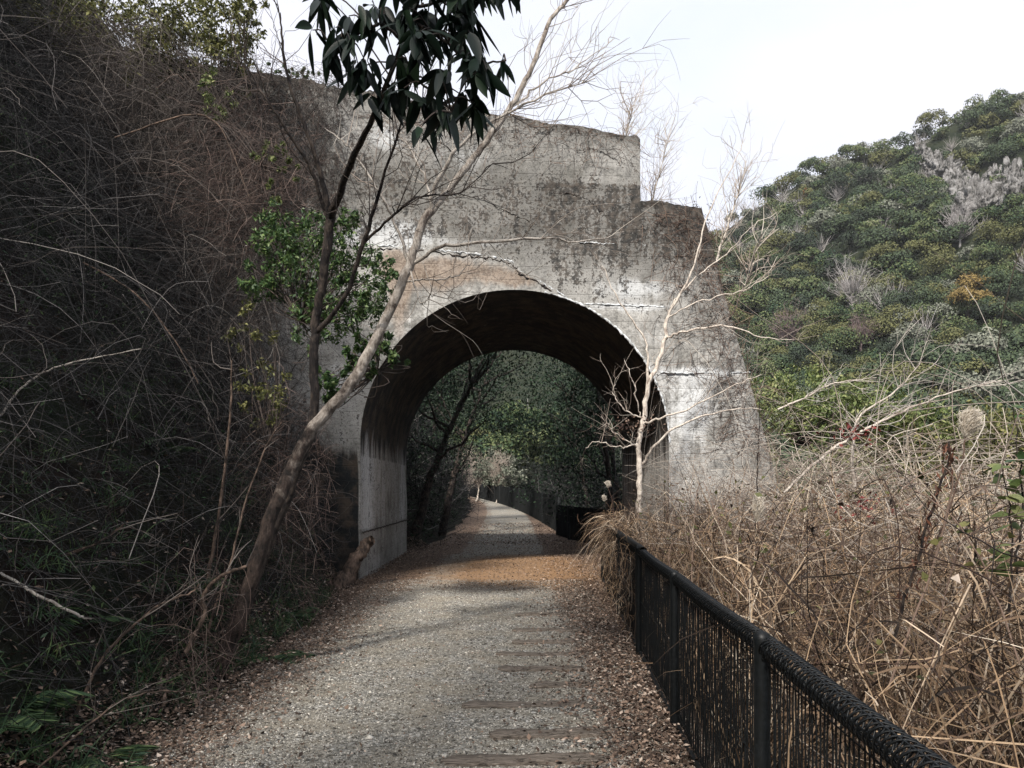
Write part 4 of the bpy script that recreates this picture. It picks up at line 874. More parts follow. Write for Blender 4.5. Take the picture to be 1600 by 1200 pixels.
# dry fine mat hanging over the wall's left part
G = Geo(); n = 2600; u = -3.0 - np.abs(r1.normal(size=n)) * 1.5; z = np.where(r1.random(n) < .55, 8.8 - np.abs(r1.normal(size=n)) * 1.3, r1.uniform(1.5, 7, n)); u = np.where(z < 6, u - .4, u)
st = wall_pt(u, z, .05) - np.array([0, 1, 0]) * r1.random(n)[:, None] ** 2 * .5; d = rdir(n, r1); d[:, 2] -= .5; d[:, 1] *= .25; d /= np.linalg.norm(d, axis=1, keepdims=True)
G.add(*tubes(arcs(st, d, r1.uniform(.2, 1.0, n), 6, .2, .5, r1), np.full((n, 6), .0028), 3))
tag(G.build('hanging_creepers', M['hedge_twig']), kind='stuff', label='dry creepers hanging over the left end of the portal wall')
# creepers on the right of the wall
G = Geo(); n = 800; t_ = r1.random(n); z = 2.2 + 4.4 * t_; ue = np.minimum(5.0, 3.455 + (6.77 - z) / 3.486); u = ue - np.abs(r1.normal(size=n)) * .6 + .03
st = wall_pt(u, z, .03); d = rdir(n, r1); d[:, 1] *= .12; d[:, 2] += r1.normal(size=n) * .5; d /= np.linalg.norm(d, axis=1, keepdims=True)
G.add(*tubes(arcs(st, d, r1.uniform(.15, .8, n), 6, .1, .6, r1), (r1.uniform(.002, .0042, n))[:, None] * np.ones((1, 6)), 3))
n = 420; u = r1.uniform(-2.5, 3.3, n); z = outline_top(u) - np.abs(r1.normal(size=n)) * .45
st = wall_pt(u, z, .04); d = rdir(n, r1); d[:, 1] *= .1; d[:, 2] -= .3; d /= np.linalg.norm(d, axis=1, keepdims=True)
G.add(*tubes(arcs(st, d, r1.uniform(.1, .6, n), 6, .1, .6, r1), np.full((n, 6), .003), 3))
tag(G.build('wall_creepers', M['dry_vine']), kind='stuff', label='brown leafless creepers clinging to the right edge and top of the portal')

def leaf_blob(name, blobs, n, L, mk, label, cat='shrub', stems=14, r=r1, elong=.4):
    """shrub: leafy clumps at ellipsoids (px,py,D,rx,ry,rz) around fine stems"""
    cens = [P(b[0], b[1], b[2]) for b in blobs]; base = cens[0].copy(); base[2] -= blobs[0][5] * 1.4; root = empty(name, tuple(base), label, cat); w = np.array([b[3] * b[5] for b in blobs]); w = w / w.sum(); G = Geo(); S = Geo()
    for c, b, ww in zip(cens, blobs, w):
        k = int(n * ww); nc = max(4, k // 28); cc = rdir(nc, r) * (r.random(nc) ** .45)[:, None] * np.array(b[3:6]); kk = r.integers(0, nc, k)
        p = c + cc[kk] + r.normal(size=(k, 3)) * .16 * min(b[3], b[5]) * .55; nn = rdir(k, r); nn[:, 2] = np.abs(nn[:, 2]) + .3
        LL = L * r.uniform(.6, 1.3, k); ax = rdir(k, r); ax[:, 2] -= .2; G.add(*leaves(p, ax, nn, LL, LL * elong, .2))
        pl = np.stack([smooth_curve([base, (base + c + cc[i]) / 2 + r.normal(size=3) * .1, c + cc[i]], 8) for i in range(min(nc, stems))]); S.add(*tubes(pl, np.linspace(.014, .004, 8)[None] * np.ones((len(pl), 1)) * min(1.5, max(.5, b[3])), 4))
    G.build('leaves', M[mk], root, off=base); S.build('stems', M['twig_dark'], root, off=base); return root
leaf_blob('leafy_shrub', [(470, 395, 8.6, .48, .5, .55), (545, 410, 8.6, .42, .4, .32), (430, 360, 8.8, .32, .4, .3), (560, 470, 8.6, .38, .4, .42), (500, 500, 8.6, .35, .4, .35), (600, 430, 8.5, .22, .3, .3), (420, 440, 8.6, .3, .3, .3), (530, 350, 8.6, .25, .3, .22)], 10500, .058, 'small_leaf', 'green small leaved shrub in front of the wall beside the dark stem')
leaf_blob('leafy_shrub', [(590, 545, 7.6, .34, .3, .16), (560, 580, 7.6, .24, .3, .14), (625, 565, 7.5, .14, .2, .06), (520, 600, 7.6, .2, .3, .2)], 1700, .08, 'small_leaf', 'green leafy sprays behind the leaning trunk at the left of the arch')
leaf_blob('leafy_shrub', [(350, 70, 12.2, .55, .8, .85), (280, 40, 12.5, .9, .8, .8), (385, 20, 12.2, .35, .6, .5), (180, 25, 12.5, .9, .8, .7), (60, 10, 11, .8, .8, .5), (250, 100, 12.4, .7, .6, .5)], 12000, .085, 'olive_leaf', 'olive green shrub on top of the bank against the sky at upper left')
leaf_blob('leafy_shrub', [(415, 240, 10.2, .35, .3, .16), (455, 262, 10.2, .3, .3, .16), (330, 150, 10.5, .3, .4, .35), (420, 300, 10, .25, .3, .14)], 1100, .07, 'ivy', 'yellowish leaved twiggy shrub above the reddish brush on the left', stems=10)
leaf_blob('leafy_shrub', [(435, 118, 14.6, .6, .4, .12), (475, 122, 14.6, .5, .4, .12)], 900, .08, 'small_leaf', 'low green shrub growing on the top of the wall behind the evergreen leaves')
leaf_blob('leafy_shrub', [(420, 600, 8.6, .35, .4, .5), (395, 520, 8.8, .3, .4, .4)], 900, .06, 'olive_leaf', 'sparse olive leaved shrub left of the dark stem at mid height')
# scattered evergreen leaves in the thicket
G = Geo(); st = clear_view(bank_pts(9000, r1, lo=.0, hi=6, h=.7), 3.2); n = len(st); nn = rdir(n, r1); nn[:, 2] = np.abs(nn[:, 2]); G.add(*leaves(st, rdir(n, r1), nn, r1.uniform(.03, .07, n), r1.uniform(.012, .03, n), .2))
tag(G.build('undergrowth', M['fern']), kind='stuff', label='dim green undergrowth leaves low in the left thicket')

# ferns and grass tufts at the foot of the bank
def fern(base, s, label, r, mk='fern'):
    root = empty('fern', tuple(base), label, 'fern')
    for k in range(8):
        a = r.uniform(0, 6.28); d = np.array([math.cos(a), math.sin(a), .75]); q = arcs(np.zeros((1, 3)), (d / np.linalg.norm(d))[None], s * r.uniform(.7, 1.1), 14, .55, .2, r)[0]
        G = Geo(); G.add(*tubes(q[None], np.linspace(.004, .0012, 14)[None], 3)); tg = np.gradient(q, axis=0); sd = np.cross(tg, np.array([0, 0, 1.])); sd /= (np.linalg.norm(sd, axis=1, keepdims=True) + 1e-9)
        for sg in (-1, 1):
            for off_ in (0, .5):
                ix = np.arange(2, 13); c = q[ix] + (q[ix + 1 if True else ix] - q[ix]) * off_; L = s * .26 * np.sin((ix / 14) * math.pi) ** .7 + .01
                ax = sd[ix] * sg + tg[ix] / (np.linalg.norm(tg[ix], axis=1, keepdims=True)) * .35 + np.array([0, 0, -.2]); ax /= np.linalg.norm(ax, axis=1, keepdims=True)
                G.add(*leaves(c + ax * L[:, None] * .5, ax, np.tile([0, 0, 1.], (len(ix), 1)) + r.normal(size=(len(ix), 3)) * .2, L, .022 * s / .5, .1))
        G.build('frond', M[mk], root)
for k, (px, py, D, s, lab) in enumerate([(300, 880, 7.0, .55, 'fern with yellow green fronds left of the leaning trunk'), (190, 1120, 4.3, .45, 'dark fern near the lower left beside the leaf litter'), (60, 1150, 3.6, .5, 'dark fern in the bottom left corner'), (455, 890, 9.0, .5, 'small fern at the foot of the bank right of the leaning trunk'), (250, 800, 7.6, .6, 'spiky fern high on the bank under the brambles'), (20, 1010, 4.2, .5, 'dark fern at the left edge of the photo'), (430, 980, 7.2, .45, 'grassy fern beside the leaf litter under the trunk'), (130, 960, 5.2, .5, 'dark fern under the pale arching cane')]):
    c = P(px, py, D); gz = float(terrain(np.array(c[0]), np.array(c[1]))); c[2] = max(gz, c[2] - s * .5) if gz < c[2] - .8 else gz; fern(c, s, lab, r1)
def tuft_strands(cen, n, L, r, spread=.5, w=.0035):
    st = cen + r.normal(size=(n, 3)) * np.array([.07, .07, .0]); d = np.stack([r.normal(size=n) * spread, r.normal(size=n) * spread, np.ones(n)], -1); d /= np.linalg.norm(d, axis=1, keepdims=True)
    return ribbons(arcs(st, d, L * r.uniform(.5, 1.1, n), 6, r.uniform(.2, .9, n), .3, r), w * np.array([1, 1, .9, .7, .45, .1])[None] * np.ones((n, 1)), r=r)
G = Geo()
for k in range(110):
    y = r1.uniform(3.8, 11.5); x = float(foot_x(y)) - abs(r1.normal()) * .9 - .05; G.add(*tuft_strands(np.array([x, y, float(terrain(np.array(x), np.array(y)))]), 34, .42, r1))
tag(G.build('bank_grass', M['fern']), kind='stuff', label='dark green grass drooping at the foot of the left bank')

# prominent dead branches on the bank
for pts, rr, lab, mk in [([(105, 1150, 4.6), (150, 1045, 4.7), (200, 985, 4.8), (250, 945, 4.9), (300, 925, 5.0), (312, 912, 5.0)], [.011, .010, .009, .008, .006, .003], 'pale arching dead branch above the fern at lower left', 'brown_bark'),
                         ([(290, 1020, 5.6), (320, 960, 5.7), (318, 930, 5.8), (345, 900, 5.8), (385, 885, 5.9)], [.018, .016, .015, .014, .012], 'stout bent dead branch left of the leaning trunk', 'brown_bark'),
                         ([(0, 895, 4.6), (60, 930, 4.7), (120, 960, 4.8), (142, 967, 4.9)], [.010, .010, .009, .007], 'straight pale dead branch entering from the left edge', 'pale_bark'),
                         ([(-20, 905, 5.2), (60, 880, 5.3), (150, 850, 5.4), (200, 815, 5.5)], [.016, .014, .010, .006], 'dark crooked branch entering from the left edge above the pale one', 'brown_bark'),
                         ([(295, 1040, 6.8), (325, 900, 6.9), (345, 780, 7.0), (360, 640, 7.0), (362, 560, 7.0)], [.020, .018, .014, .010, .006], 'thin upright brown stem left of the leaning trunk', 'brown_bark'),
                         ([(320, 1000, 6.2), (360, 880, 6.4), (385, 780, 6.5), (420, 690, 6.6), (440, 660, 6.6)], [.011, .010, .008, .006, .004], 'thin pale sapling crossing behind the leaning trunk', 'brown_bark'),
                         ([(60, 1200, 3.9), (130, 1140, 4.0), (190, 1095, 4.1), (260, 1080, 4.3), (330, 1085, 4.6)], [.006, .006, .005, .004, .002], 'yellowish fallen cane over the fern in the lower left', 'brown_bark'),
                         ([(0, 650, 5.5), (40, 600, 5.6), (100, 570, 5.7), (220, 545, 5.9)], [.008, .007, .006, .003], 'pale branch with a kink among the brambles at the left edge', 'pale_bark'),
                         ([(130, 410, 7.2), (200, 450, 7.2), (250, 500, 7.2), (290, 560, 7.2), (310, 600, 7.2)], [.008, .008, .007, .006, .004], 'long pale cane running diagonally through the middle of the thicket', 'brown_bark'),
                         ([(180, 215, 9), (290, 180, 9), (335, 190, 9), (360, 230, 9), (390, 310, 9)], [.010, .010, .009, .007, .005], 'arched pale cane over the reddish brush', 'brown_bark')]:
    o0 = P(*pts[0]); root = empty('dead_branch', tuple(o0), lab, 'branch'); q = limb('stem', pts, rr, M[mk], root, o0, 26, 7, .003); G = Geo()
    for pl, rad in twigs_on([q], 9, (.12, .5), rr[0] * .35, r1, .8, .1, 2): G.add(*tubes(pl, rad, 4))
    G.build('twigs', M['hedge_twig'], root, off=o0)
# broken stump leaning at the foot of the wall
o0 = P(545, 905, 12.6); root = empty('broken_stump', tuple(o0), 'short broken brown stump leaning against the left foot of the arch', 'stump')
limb('trunk', [(528, 925, 12.5), (545, 895, 12.6), (560, 868, 12.7), (572, 850, 12.8), (582, 843, 12.8)], [.20, .13, .10, .095, .075], M['brown_bark'], root, o0, 24, 11, .012)

# ------------------------------------------------------------------ right: dry grass, reeds, vines
r2 = np.random.default_rng(11)
def right_pts(n, r, lo=.18, hi=9.5, ylo=1.5, yhi=13.2, pw=1.5):
    y = ylo + (yhi - ylo) * r.random(n) ** .8; b = lo + (hi - lo) * r.random(n) ** pw; x = fence_x(y) + b
    return np.stack([x, y, terrain(x, y)], -1), b
G = Geo()
st, b = right_pts(15000, r2); n = len(st)
near = np.clip(1 - (st[:, 1] - 2) / 6, 0, 1)
hgt = (1.3 + .65 * sm(b, .25, 1.8) + .35 * sm(b, 2, 6)) * r2.uniform(.45, 1.12, n)
hgt *= 1 - .10 * sm(st[:, 1], 8, 12)
lean = r2.normal(size=(n, 2)) * .42; d = np.stack([lean[:, 0] - .05, lean[:, 1], np.ones(n)], -1); d /= np.linalg.norm(d, axis=1, keepdims=True)
pl = arcs(st, d, hgt * 1.25, 9, r2.uniform(.05, .45, n), .45, r2)
wd = r2.uniform(.0016, .0055, n)[:, None] * np.array([.9, 1, 1, 1, .9, .8, .6, .4, .12])[None]
k_ = keep_right(pl); G.add(*ribbons(pl[k_], wd[k_], r=r2))
# broken blades and bits at all heights
st, b = right_pts(11000, r2); n = len(st); st[:, 2] += r2.random(n) * (1.3 + .7 * sm(b, .3, 3)); d = rdir(n, r2); d[:, 2] *= .7
pl = arcs(st, d, r2.uniform(.15, .6, n), 6, r2.uniform(0, .6, n), .9, r2); k_ = keep_right(pl); G.add(*ribbons(pl[k_], (r2.uniform(.0015, .004, n)[:, None] * np.array([.7, 1, 1, .8, .6, .15])[None])[k_], r=r2))
tag(G.build('dry_reeds', M['dry_grass']), kind='stuff', label='dense tan dry grass and reeds filling the ground right of the fence')
G = Geo(); st, b = right_pts(2600, r2, .2); n = len(st); st[:, 2] += r2.random(n) * 1.5; d = rdir(n, r2); d[:, 2] = d[:, 2] * .6 + .25; d /= np.linalg.norm(d, axis=1, keepdims=True)
G.add(*kt(arcs(st, d, r2.uniform(.3, 1.4, n), 10, r2.uniform(.1, .6, n), .9, r2), r2.uniform(.0013, .003, n)[:, None] * np.linspace(1, .6, 10)[None], keep_right, 3))
st, b = right_pts(260, r2, .25, 5, 2.2, 9); n = len(st); st[:, 2] += r2.random(n) * 1.0; d = rdir(n, r2); d[:, 2] = np.abs(d[:, 2]) * .9 + .3; d /= np.linalg.norm(d, axis=1, keepdims=True)
G.add(*kt(arcs(st, d, r2.uniform(.5, 1.5, n), 14, r2.uniform(.1, .9, n), 1.0, r2), r2.uniform(.0025, .0055, n)[:, None] * np.linspace(1, .5, 14)[None], keep_right, 5))
tag(G.build('tangled_vines', M['dry_vine']), kind='stuff', label='brown leafless vines tangled through the dry reeds')
G = Geo(); st, b = right_pts(2600, r2, .8); n = len(st); st[:, 2] += .9 + r2.random(n) * 1.1; d = rdir(n, r2); d[:, 2] = np.abs(d[:, 2]) * .6; d /= np.linalg.norm(d, axis=1, keepdims=True)
G.add(*kt(arcs(st, d, r2.uniform(.3, 1.2, n), 9, r2.uniform(.0, .5, n), .8, r2), r2.uniform(.0013, .0033, n)[:, None] * np.linspace(1, .5, 9)[None], keep_right, 3))
tag(G.build('pale_brush', M['twig_pale']), kind='stuff', label='pale grey leafless brush standing above the dry reeds')
G = Geo(); st, b = right_pts(2600, r2, .3, 8, 2.2, 12); n = len(st); st[:, 2] += .2 + r2.random(n) * 1.5; cl = vnoise(st[:, 0] * 2.2, st[:, 1] * 2.2, 77) > .55; st = st[cl]; n = len(st); G.add(*leaves(st, rdir(n, r2), rdir(n, r2), r2.uniform(.025, .06, n), r2.uniform(.015, .035, n), .3))
tag(G.build('low_green_leaves', M['olive_leaf']), kind='stuff', label='scattered green leaves among the dry reeds')
G = Geo(); st, b = right_pts(1600, r2, .3, 7, 2.2, 12); n = len(st); st[:, 2] += .4 + r2.random(n) * 1.3; G.add(*leaves(st, rdir(n, r2), rdir(n, r2), r2.uniform(.02, .06, n), r2.uniform(.012, .03, n), .7))
tag(G.build('curled_dead_leaves', M['litter']), kind='stuff', label='curled brown dead leaves caught in the dry reeds')
# strands spilling over the far end of the fence
G = Geo(); n = 1000; y = r2.uniform(10.2, 13.5, n); st = np.stack([fence_x(y) + r2.uniform(-.02, .3, n), y, r2.uniform(.7, 1.15, n)], -1); d = np.stack([-r2.uniform(-.2, .8, n), r2.normal(size=n) * .5, r2.uniform(.2, .9, n)], -1); d /= np.linalg.norm(d, axis=1, keepdims=True)
G.add(*ribbons(arcs(st, d, r2.uniform(.25, .85, n), 8, r2.uniform(.6, 1.5, n), .3, r2), r2.uniform(.002, .004, n)[:, None] * np.array([1, 1, 1, .9, .8, .6, .4, .1])[None], r=r2))
n = 420; y = r2.uniform(7.8, 12.3, n); st = np.stack([fence_x(y) - .04, y, r2.uniform(.05, 1.05, n)], -1); d = np.stack([-r2.random(n) * .2, r2.normal(size=n) * .3, r2.normal(size=n)], -1); d /= np.linalg.norm(d, axis=1, keepdims=True)
G.add(*ribbons(arcs(st, d, r2.uniform(.08, .4, n), 6, .3, .5, r2), np.full((n, 6), .0022), r=r2))
tag(G.build('overhanging_grass', M['dry_grass']), kind='stuff', label='straw coloured grass spilling over the far end of the fence')
# large curved blades that stand out near the camera
G = Geo(); n = 420; y = r2.uniform(2.2, 9, n); x = fence_x(y) + r2.uniform(.35, 3.0, n); st = np.stack([x, y, r2.uniform(.2, 1.0, n)], -1); d = np.stack([r2.normal(size=n), r2.normal(size=n) * .5, r2.uniform(.2, 1.1, n)], -1); d /= np.linalg.norm(d, axis=1, keepdims=True)
G.add(*ribbons(arcs(st, d, r2.uniform(.4, 1.1, n), 12, r2.uniform(.3, .9, n), .4, r2), r2.uniform(.003, .006, n)[:, None] * np.array([.5, .8, 1, 1, 1, 1, 1, .9, .8, .6, .4, .1])[None], r=r2))
tag(G.build('curved_grass_blades', M['dry_grass']), kind='stuff', label='long curved dry blades arching over the reeds close to the fence')

# pampas plumes
def plume(base, tip, L, label, n=420, drop=.35, w=.055):
    base = np.asarray(base, float); tip = np.asarray(tip, float); root = empty('pampas_plume', tuple(base), label, 'grass plume')
    q = smooth_curve([base, base * .4 + tip * .6 + np.array([.03, 0, .02]), tip], 16, .003); Vv, Ff = tubes(q[None], np.linspace(.005, .003, 16)[None], 5); mesh('stem', Vv - base, Ff, M['dry_vine'], root)
    ax = tip - q[10]; ax[2] += .05; ax /= np.linalg.norm(ax); t = r2.random(n); st_ = tip + ax * (t * L * .55)[:, None] + r2.normal(size=(n, 3)) * .006; d = ax + rdir(n, r2) * .26 + np.array([.55, 0, .25]); d /= np.linalg.norm(d, axis=1, keepdims=True)
    G = Geo(); G.add(*ribbons(arcs(st_, d, L * r2.uniform(.35, .85, n), 6, drop, .5, r2), np.full((n, 6), w * .035 * (.45 if n > 1000 else 1)), r=r2)); G.build('plume', M['plume'], root, off=base)
plume(P(1455, 870, 3.6), P(1508, 680, 3.6), .125, 'large fluffy cream plume on a tall stem at upper right', 3200)
plume(P(1190, 960, 5.2), P(1183, 815, 5.2), .16, 'thin faded plume in the reeds behind the second fence post', 260, .1)
plume(P(960, 830, 11), P(950, 762, 11), .12, 'small cream seed head against the dark arch, upper of two', 200, .6, .09)
plume(P(968, 835, 11), P(945, 782, 11), .10, 'small cream seed head against the dark arch, lower of two', 160, .6, .09)

# dead white branch lying over the reeds
for pts, rr, lab in [([(1225, 770, 6), (1290, 710, 6), (1345, 675, 6), (1400, 648, 6), (1480, 615, 5.9), (1565, 594, 5.8)], [.011, .012, .011, .009, .006, .003], 'bleached white dead branch reaching up to the right over the reeds'),
                     ([(1335, 760, 6), (1332, 700, 6), (1345, 650, 6.1), (1400, 610, 6.1), (1440, 565, 6.1)], [.014, .012, .009, .006, .003], 'bleached upright dead branch in the middle of the reeds'),
                     ([(1215, 640, 9), (1260, 620, 9), (1300, 600, 9), (1370, 590, 9)], [.012, .010, .008, .004], 'pale forked branch lying on the green bush beside the wall')]:
    o0 = P(*pts[0]); root = empty('bleached_branch', tuple(o0), lab, 'branch'); q = limb('stem', pts, rr, M['white_bark'], root, o0, 30, 7, .004); G = Geo()
    for pl, rad in twigs_on([q], 20, (.2, .6), .0035, r2, .8, .25, 2): G.add(*tubes(pl, rad, 4))
    G.build('twigs', strand_mat('bleached_twigs', [(0, (.22, .20, .18)), (1, (.50, .46, .42))]), root, off=o0)
# tall weed stalk with hanging brown leaves
o0 = P(1395, 1010, 3.3); root = empty('withered_stalk', tuple(o0), 'tall dark withered stalk with hanging rusty leaves right of centre in the reeds', 'weed')
q = limb('stem', [(1395, 1010, 3.3), (1425, 900, 3.3), (1455, 800, 3.3), (1480, 725, 3.3), (1482, 690, 3.3)], [.008, .007, .006, .005, .003], M['dark_bark'], root, o0, 24, 6, .004)
k = r2.integers(3, 22, 110); G = Geo(); dd = rdir(110, r2); dd[:, 2] = -np.abs(dd[:, 2]) - .8; G.add(*leaves(q[k] + r2.normal(size=(110, 3)) * .014, dd, rdir(110, r2), r2.uniform(.025, .06, 110), .011, .3)); G.build('leaves', M['rust_leaf'], root, off=o0)
for px, lab in ((1188, 'dark thorny stem standing in front of the wall edge'),):
    o0 = P(px - 8, 840, 6.5); root = empty('thin_stalk', tuple(o0), lab, 'weed'); limb('stem', [(px - 8, 840, 6.5), (px - 4, 720, 6.5), (px, 600, 6.5)], [.006, .005, .002], M['dark_bark'], root, o0, 20, 5, .006)
# leafy weeds at right edge
def weed(base, h, n, L, mk, label):
    base = np.asarray(base, float); root = empty('leafy_weed', tuple(base), label, 'weed'); q = smooth_curve([[0, 0, 0], [.03, .02, h * .5], [-.02, 0, h]], 16, .006); mesh('stem', *tubes(q[None], np.linspace(.006, .002, 16)[None], 5), M['dark_bark'], root); G = Geo()
    for _ in range(n):
        k = int(r2.integers(4, 16)); a = r2.uniform(0, 6.28); G.add(*bigleaf(q[k], np.array([math.cos(a), math.sin(a), r2.uniform(-.3, .5)]), L * r2.uniform(.6, 1.2), L * .42, r2))
    G.build('leaves', M[mk], root)
weed(P(1575, 960, 3.2), .62, 22, .085, 'ivy', 'leafy weed with yellow green leaves at the right edge of the reeds')
weed(P(1520, 940, 3.5), .40, 14, .07, 'olive_leaf', 'lower leafy weed with olive leaves left of the one at the right edge')
weed(P(1590, 900, 3.4), .75, 14, .10, 'small_leaf', 'taller leafy weed partly cut off by the right edge')
for (px, py, s, lab) in ((1342, 678, .10, 'small cluster of red leaves on the bleached branch'), (1350, 790, .13, 'cluster of dark red leaves low on the bleached branch')):
    c = P(px, py, 5.9); G = Geo(); G.add(*leaves(r2.normal(size=(60, 3)) * np.array([s, .05, s * .5]), rdir(60, r2), rdir(60, r2), .045, .022)); o = G.build('red_leaves', M['red_leaf']); o.location = tuple(c); tag(o, lab, 'leaves')
# green scrub on the slope beyond the reeds
leaf_blob('green_scrub', [(1240, 625, 19, 1.5, 1.2, .8), (1310, 650, 18, 1.8, 1.2, .8), (1380, 640, 17, 1.3, 1.2, .6), (1430, 670, 17, 1.2, 1.2, .5)], 11000, .11, 'ivy', 'yellow green scrub bush between the wall and the mountain', stems=10, r=r2)
leaf_blob('green_scrub', [(1500, 700, 17, 2.0, 1.5, .9), (1600, 690, 17, 2, 1.5, 1.0)], 9000, .12, 'olive_leaf', 'olive scrub behind the pampas plume', stems=10, r=r2)
# pale twiggy brush over the scrub
G = Geo(); st, b = right_pts(900, r2, 3, 12, 9, 18, 1); n = len(st); st[:, 2] += .8 + r2.random(n) * 1.6; d = rdir(n, r2); d[:, 2] = np.abs(d[:, 2]); G.add(*tubes(arcs(st, d, r2.uniform(.5, 1.6, n), 7, .1, .5, r2), np.full((n, 7), .006), 3))
tag(G.build('far_brush', M['twig_pale']), kind='stuff', label='pale leafless brush beyond the reeds in front of the mountain')

# ------------------------------------------------------------------ beyond the tunnel
r3 = np.random.default_rng(31)
def woodland_tree(x, y, lean, h, label, crown=(2.2, 1.6), n=5200, L=.11, mk='dim_leaf', r0=.16, group=None):
    z = float(terrain(np.array(x), np.array(y))); base = np.array([x, y, z - .1]); root = empty('evergreen_tree', tuple(base), label, 'tree', group)
    top = np.array([lean[0], lean[1], h]); q = smooth_curve([[0, 0, 0], np.array([lean[0] * .35, lean[1] * .3, h * .45]), top], 24, .02); mesh('trunk', *tubes(q[None], np.linspace(r0, .03, 24)[None], 9), M['dark_bark'], root)
    G = Geo(); lb = []
    for k in range(9):
        i = int(r3.integers(9, 22)); d = rdir(1, r3)[0]; d[2] = abs(d[2]) * .7 + .2; pts = smooth_curve([q[i], q[i] + d * crown[0] * .45, q[i] + d * crown[0] * .9 + np.array([0, 0, .2])], 10, .03); lb.append(pts); G.add(*tubes(pts[None], np.linspace(r0 * .35, .012, 10)[None], 5))
    G.build('limbs', M['dark_bark'], root); G = Geo(); nc = 70; src = np.concatenate(lb + [q[14:]]); cc = src[r3.integers(0, len(src), nc)] + r3.normal(size=(nc, 3)) * np.array([crown[0] * .35, crown[0] * .35, crown[1] * .35]); kk = r3.integers(0, nc, n)
    p = cc[kk] + r3.normal(size=(n, 3)) * .27; nn = rdir(n, r3); nn[:, 2] = np.abs(nn[:, 2]) + .3; LL = L * r3.uniform(.6, 1.3, n); G.add(*leaves(p, rdir(n, r3), nn, LL, LL * .45, .2)); G.build('crown', M[mk], root)
woodland_tree(-2.75, 21.6, (1.9, 1.0), 5.2, 'dark leaning evergreen just past the arch on the left of the path', (2.0, 1.6), 7000, .085)
woodland_tree(-2.45, 26.5, (1.6, 1.2), 6.0, 'second dark leaning evergreen farther along the left of the path', (2.4, 1.8), 7000, .10)
for k, (x, y, lx_, h, lab) in enumerate([(3.6, 25, -1.0, 6.5, 'evergreen over the low fence to the right of the far path'), (3.2, 31, -1.2, 6.0, 'evergreen behind the near end of the boarded fence'), (4.0, 38, -1.5, 6.5, 'evergreen beside the middle of the boarded fence'), (-3.6, 33, 1.5, 8, 'tall evergreen leaning over the far path from the left bank'), (-5.2, 41, .6, 9, 'evergreen far along the left bank'), (5.6, 28, -1.0, 9, 'tall dense evergreen behind the low fence'), (6.0, 45, -1.5, 9, 'dense evergreen behind the boarded fence'), (3.0, 22.5, -.6, 5.6, 'evergreen close behind the right side of the arch'), (-5.0, 27, 1.0, 7, 'evergreen up the left bank beyond the arch')]):
    woodland_tree(x, y, (lx_, r3.uniform(-.5, .5)), h, lab, (2.6, 2.6), 6500, .13 if y > 30 else .105, 'dim_leaf', .12)
# brush clothing both sides beyond the arch
G = Geo(); n = 15000; y = r3.uniform(20.2, 60, n); x = foot_x(y) - r3.random(n) * 4 - .1; st = np.stack([x, y, terrain(x, y) + r3.random(n) * 1.1], -1); G.add(*leaves(st, rdir(n, r3), rdir(n, r3), .12, .05))
n = 12000; y = r3.uniform(21, 60, n); x = 2.4 + path_c(y) + r3.random(n) * 5; st = np.stack([x, y, rise(y) + r3.random(n) * 2.6 - .3], -1); G.add(*leaves(st, rdir(n, r3), rdir(n, r3), .12, .055))
tag(G.build('woodland_undergrowth', M['dim_leaf']), kind='stuff', label='dark leafy undergrowth on both sides of the path beyond the arch')
G = Geo(); n = 3800; y = r3.uniform(20.2, 55, n); x = foot_x(y) - r3.random(n) * 4; st = np.stack([x, y, terrain(x, y) + r3.random(n) * 1.6], -1); d = rdir(n, r3); d[:, 2] += .4; G.add(*tubes(arcs(st, d, r3.uniform(.5, 1.8, n), 6, .2, .5, r3), np.full((n, 6), .008), 3))
n = 1500; y = r3.uniform(21, 55, n); x = 2.2 + path_c(y) + r3.random(n) * 3; st = np.stack([x, y, rise(y) + r3.random(n) * 2], -1); d = rdir(n, r3); d[:, 2] += .6; G.add(*tubes(arcs(st, d, r3.uniform(.5, 1.8, n), 6, .2, .5, r3), np.full((n, 6), .008), 3))
tag(G.build('woodland_brush', M['thicket']), kind='stuff', label='dim leafless brush on the banks beyond the arch')
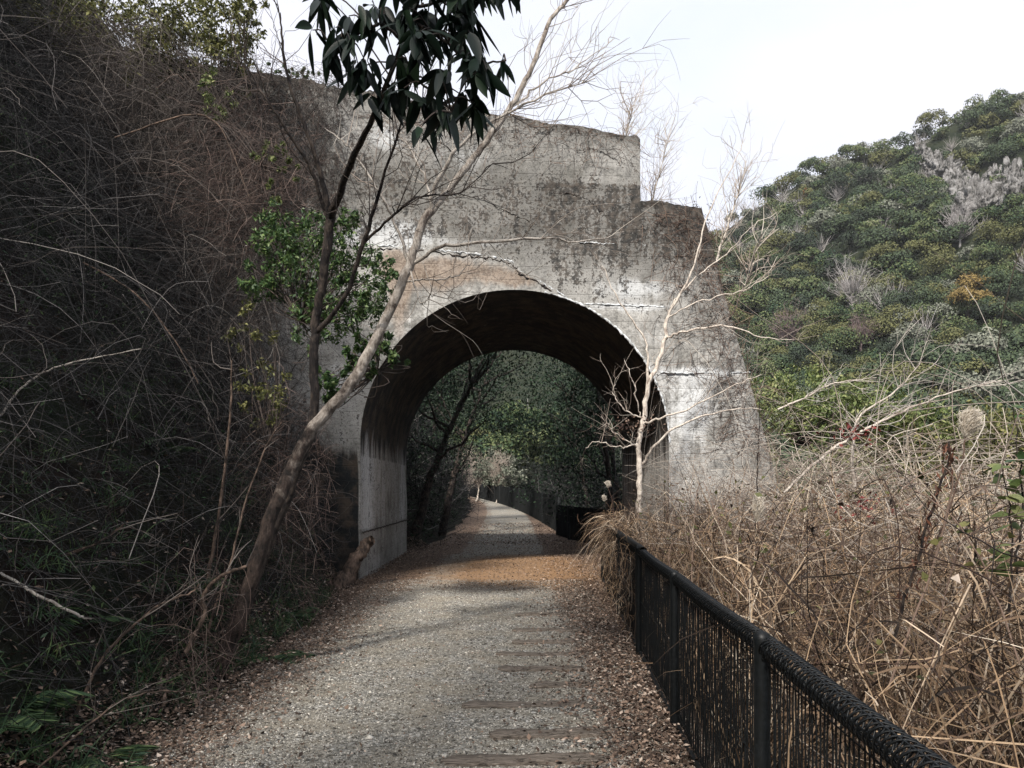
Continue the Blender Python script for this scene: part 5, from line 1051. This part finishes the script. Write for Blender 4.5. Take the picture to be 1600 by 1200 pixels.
# bright clearing at the end of the path
bare_tree('leafless_tree', (-4.6, 70, .6), (-4.0, 70, 4.2), 'pale leafless tree in the bright clearing at the end of the path', 'white_bark', 420, .11, (.6, 1.8))
bare_tree('leafless_tree', (-2.0, 78, .8), (-1.8, 78, 4.4), 'second pale leafless tree right of the first in the far clearing', 'white_bark', 420, .11, (.6, 1.8))
leaf_blob('green_scrub', [(775, 735, 62, 1.9, 2, 1.5), (800, 745, 60, 1.6, 2, 1.1)], 3500, .26, 'crown_grey', 'sunlit pale green bush behind the boarded fence at the end of the path', stems=8, r=r3)
for k, (x, y, lab) in enumerate([(-3.0, 64, 'pale leafless tree nearest the path end in the bright clearing'), (-1.2, 60, 'pale twiggy leafless tree behind the boarded fence'), (-4.4, 74, 'pale leafless tree farthest in the bright clearing')]):
    bare_tree('leafless_tree', (x, y, .5), (x + .3, y, 3.4), lab, 'white_bark', 420, .09, (.5, 1.5))
G = Geo()
for k in range(26):
    x = r3.uniform(-16, 14); y = r3.uniform(88, 100); G.add(*crown_leaves(x, y, 3.5 + r3.random() * 6, 3.6, 1100, .4, r3, .9))
tag(G.build('distant_wood', M['wood_a']), kind='stuff', label='distant trees closing the view at the end of the path')

# ------------------------------------------------------------------ unseen trees added behind the camera to shade the foreground
for (x, y, h, lab) in [(-4.2, -3.6, 11, 'unseen tall evergreen added for shade behind the viewpoint on the left bank'), (-.8, -5.2, 13, 'unseen tall evergreen added for shade behind the viewpoint beside the path'), (-6.5, -6.5, 13, 'unseen evergreen added for shade farther behind the viewpoint on the left bank')]:
    woodland_tree(x, y, (.3, -.2), h, lab, (2.4, 2.8), 3200, .17, 'dim_leaf', .16)

bpy.ops.mesh.primitive_cube_add(size=1); hz = bpy.context.object; hz.name = 'haze'; hz.data.name = 'haze'
hz.scale = (900, 620, 330); hz.location = (0, 225, 330 / 2 - 22)
m = bpy.data.materials.new('haze'); m.use_nodes = True; n = m.node_tree; n.nodes.clear(); out = n.nodes.new('ShaderNodeOutputMaterial'); pv = n.nodes.new('ShaderNodeVolumePrincipled')
pv.inputs['Density'].default_value = 0.00013; pv.inputs['Color'].default_value = (0.93, 0.95, 1.0, 1); n.links.new(pv.outputs[0], out.inputs['Volume']); hz.data.materials.append(m); tag(hz, kind='stuff')
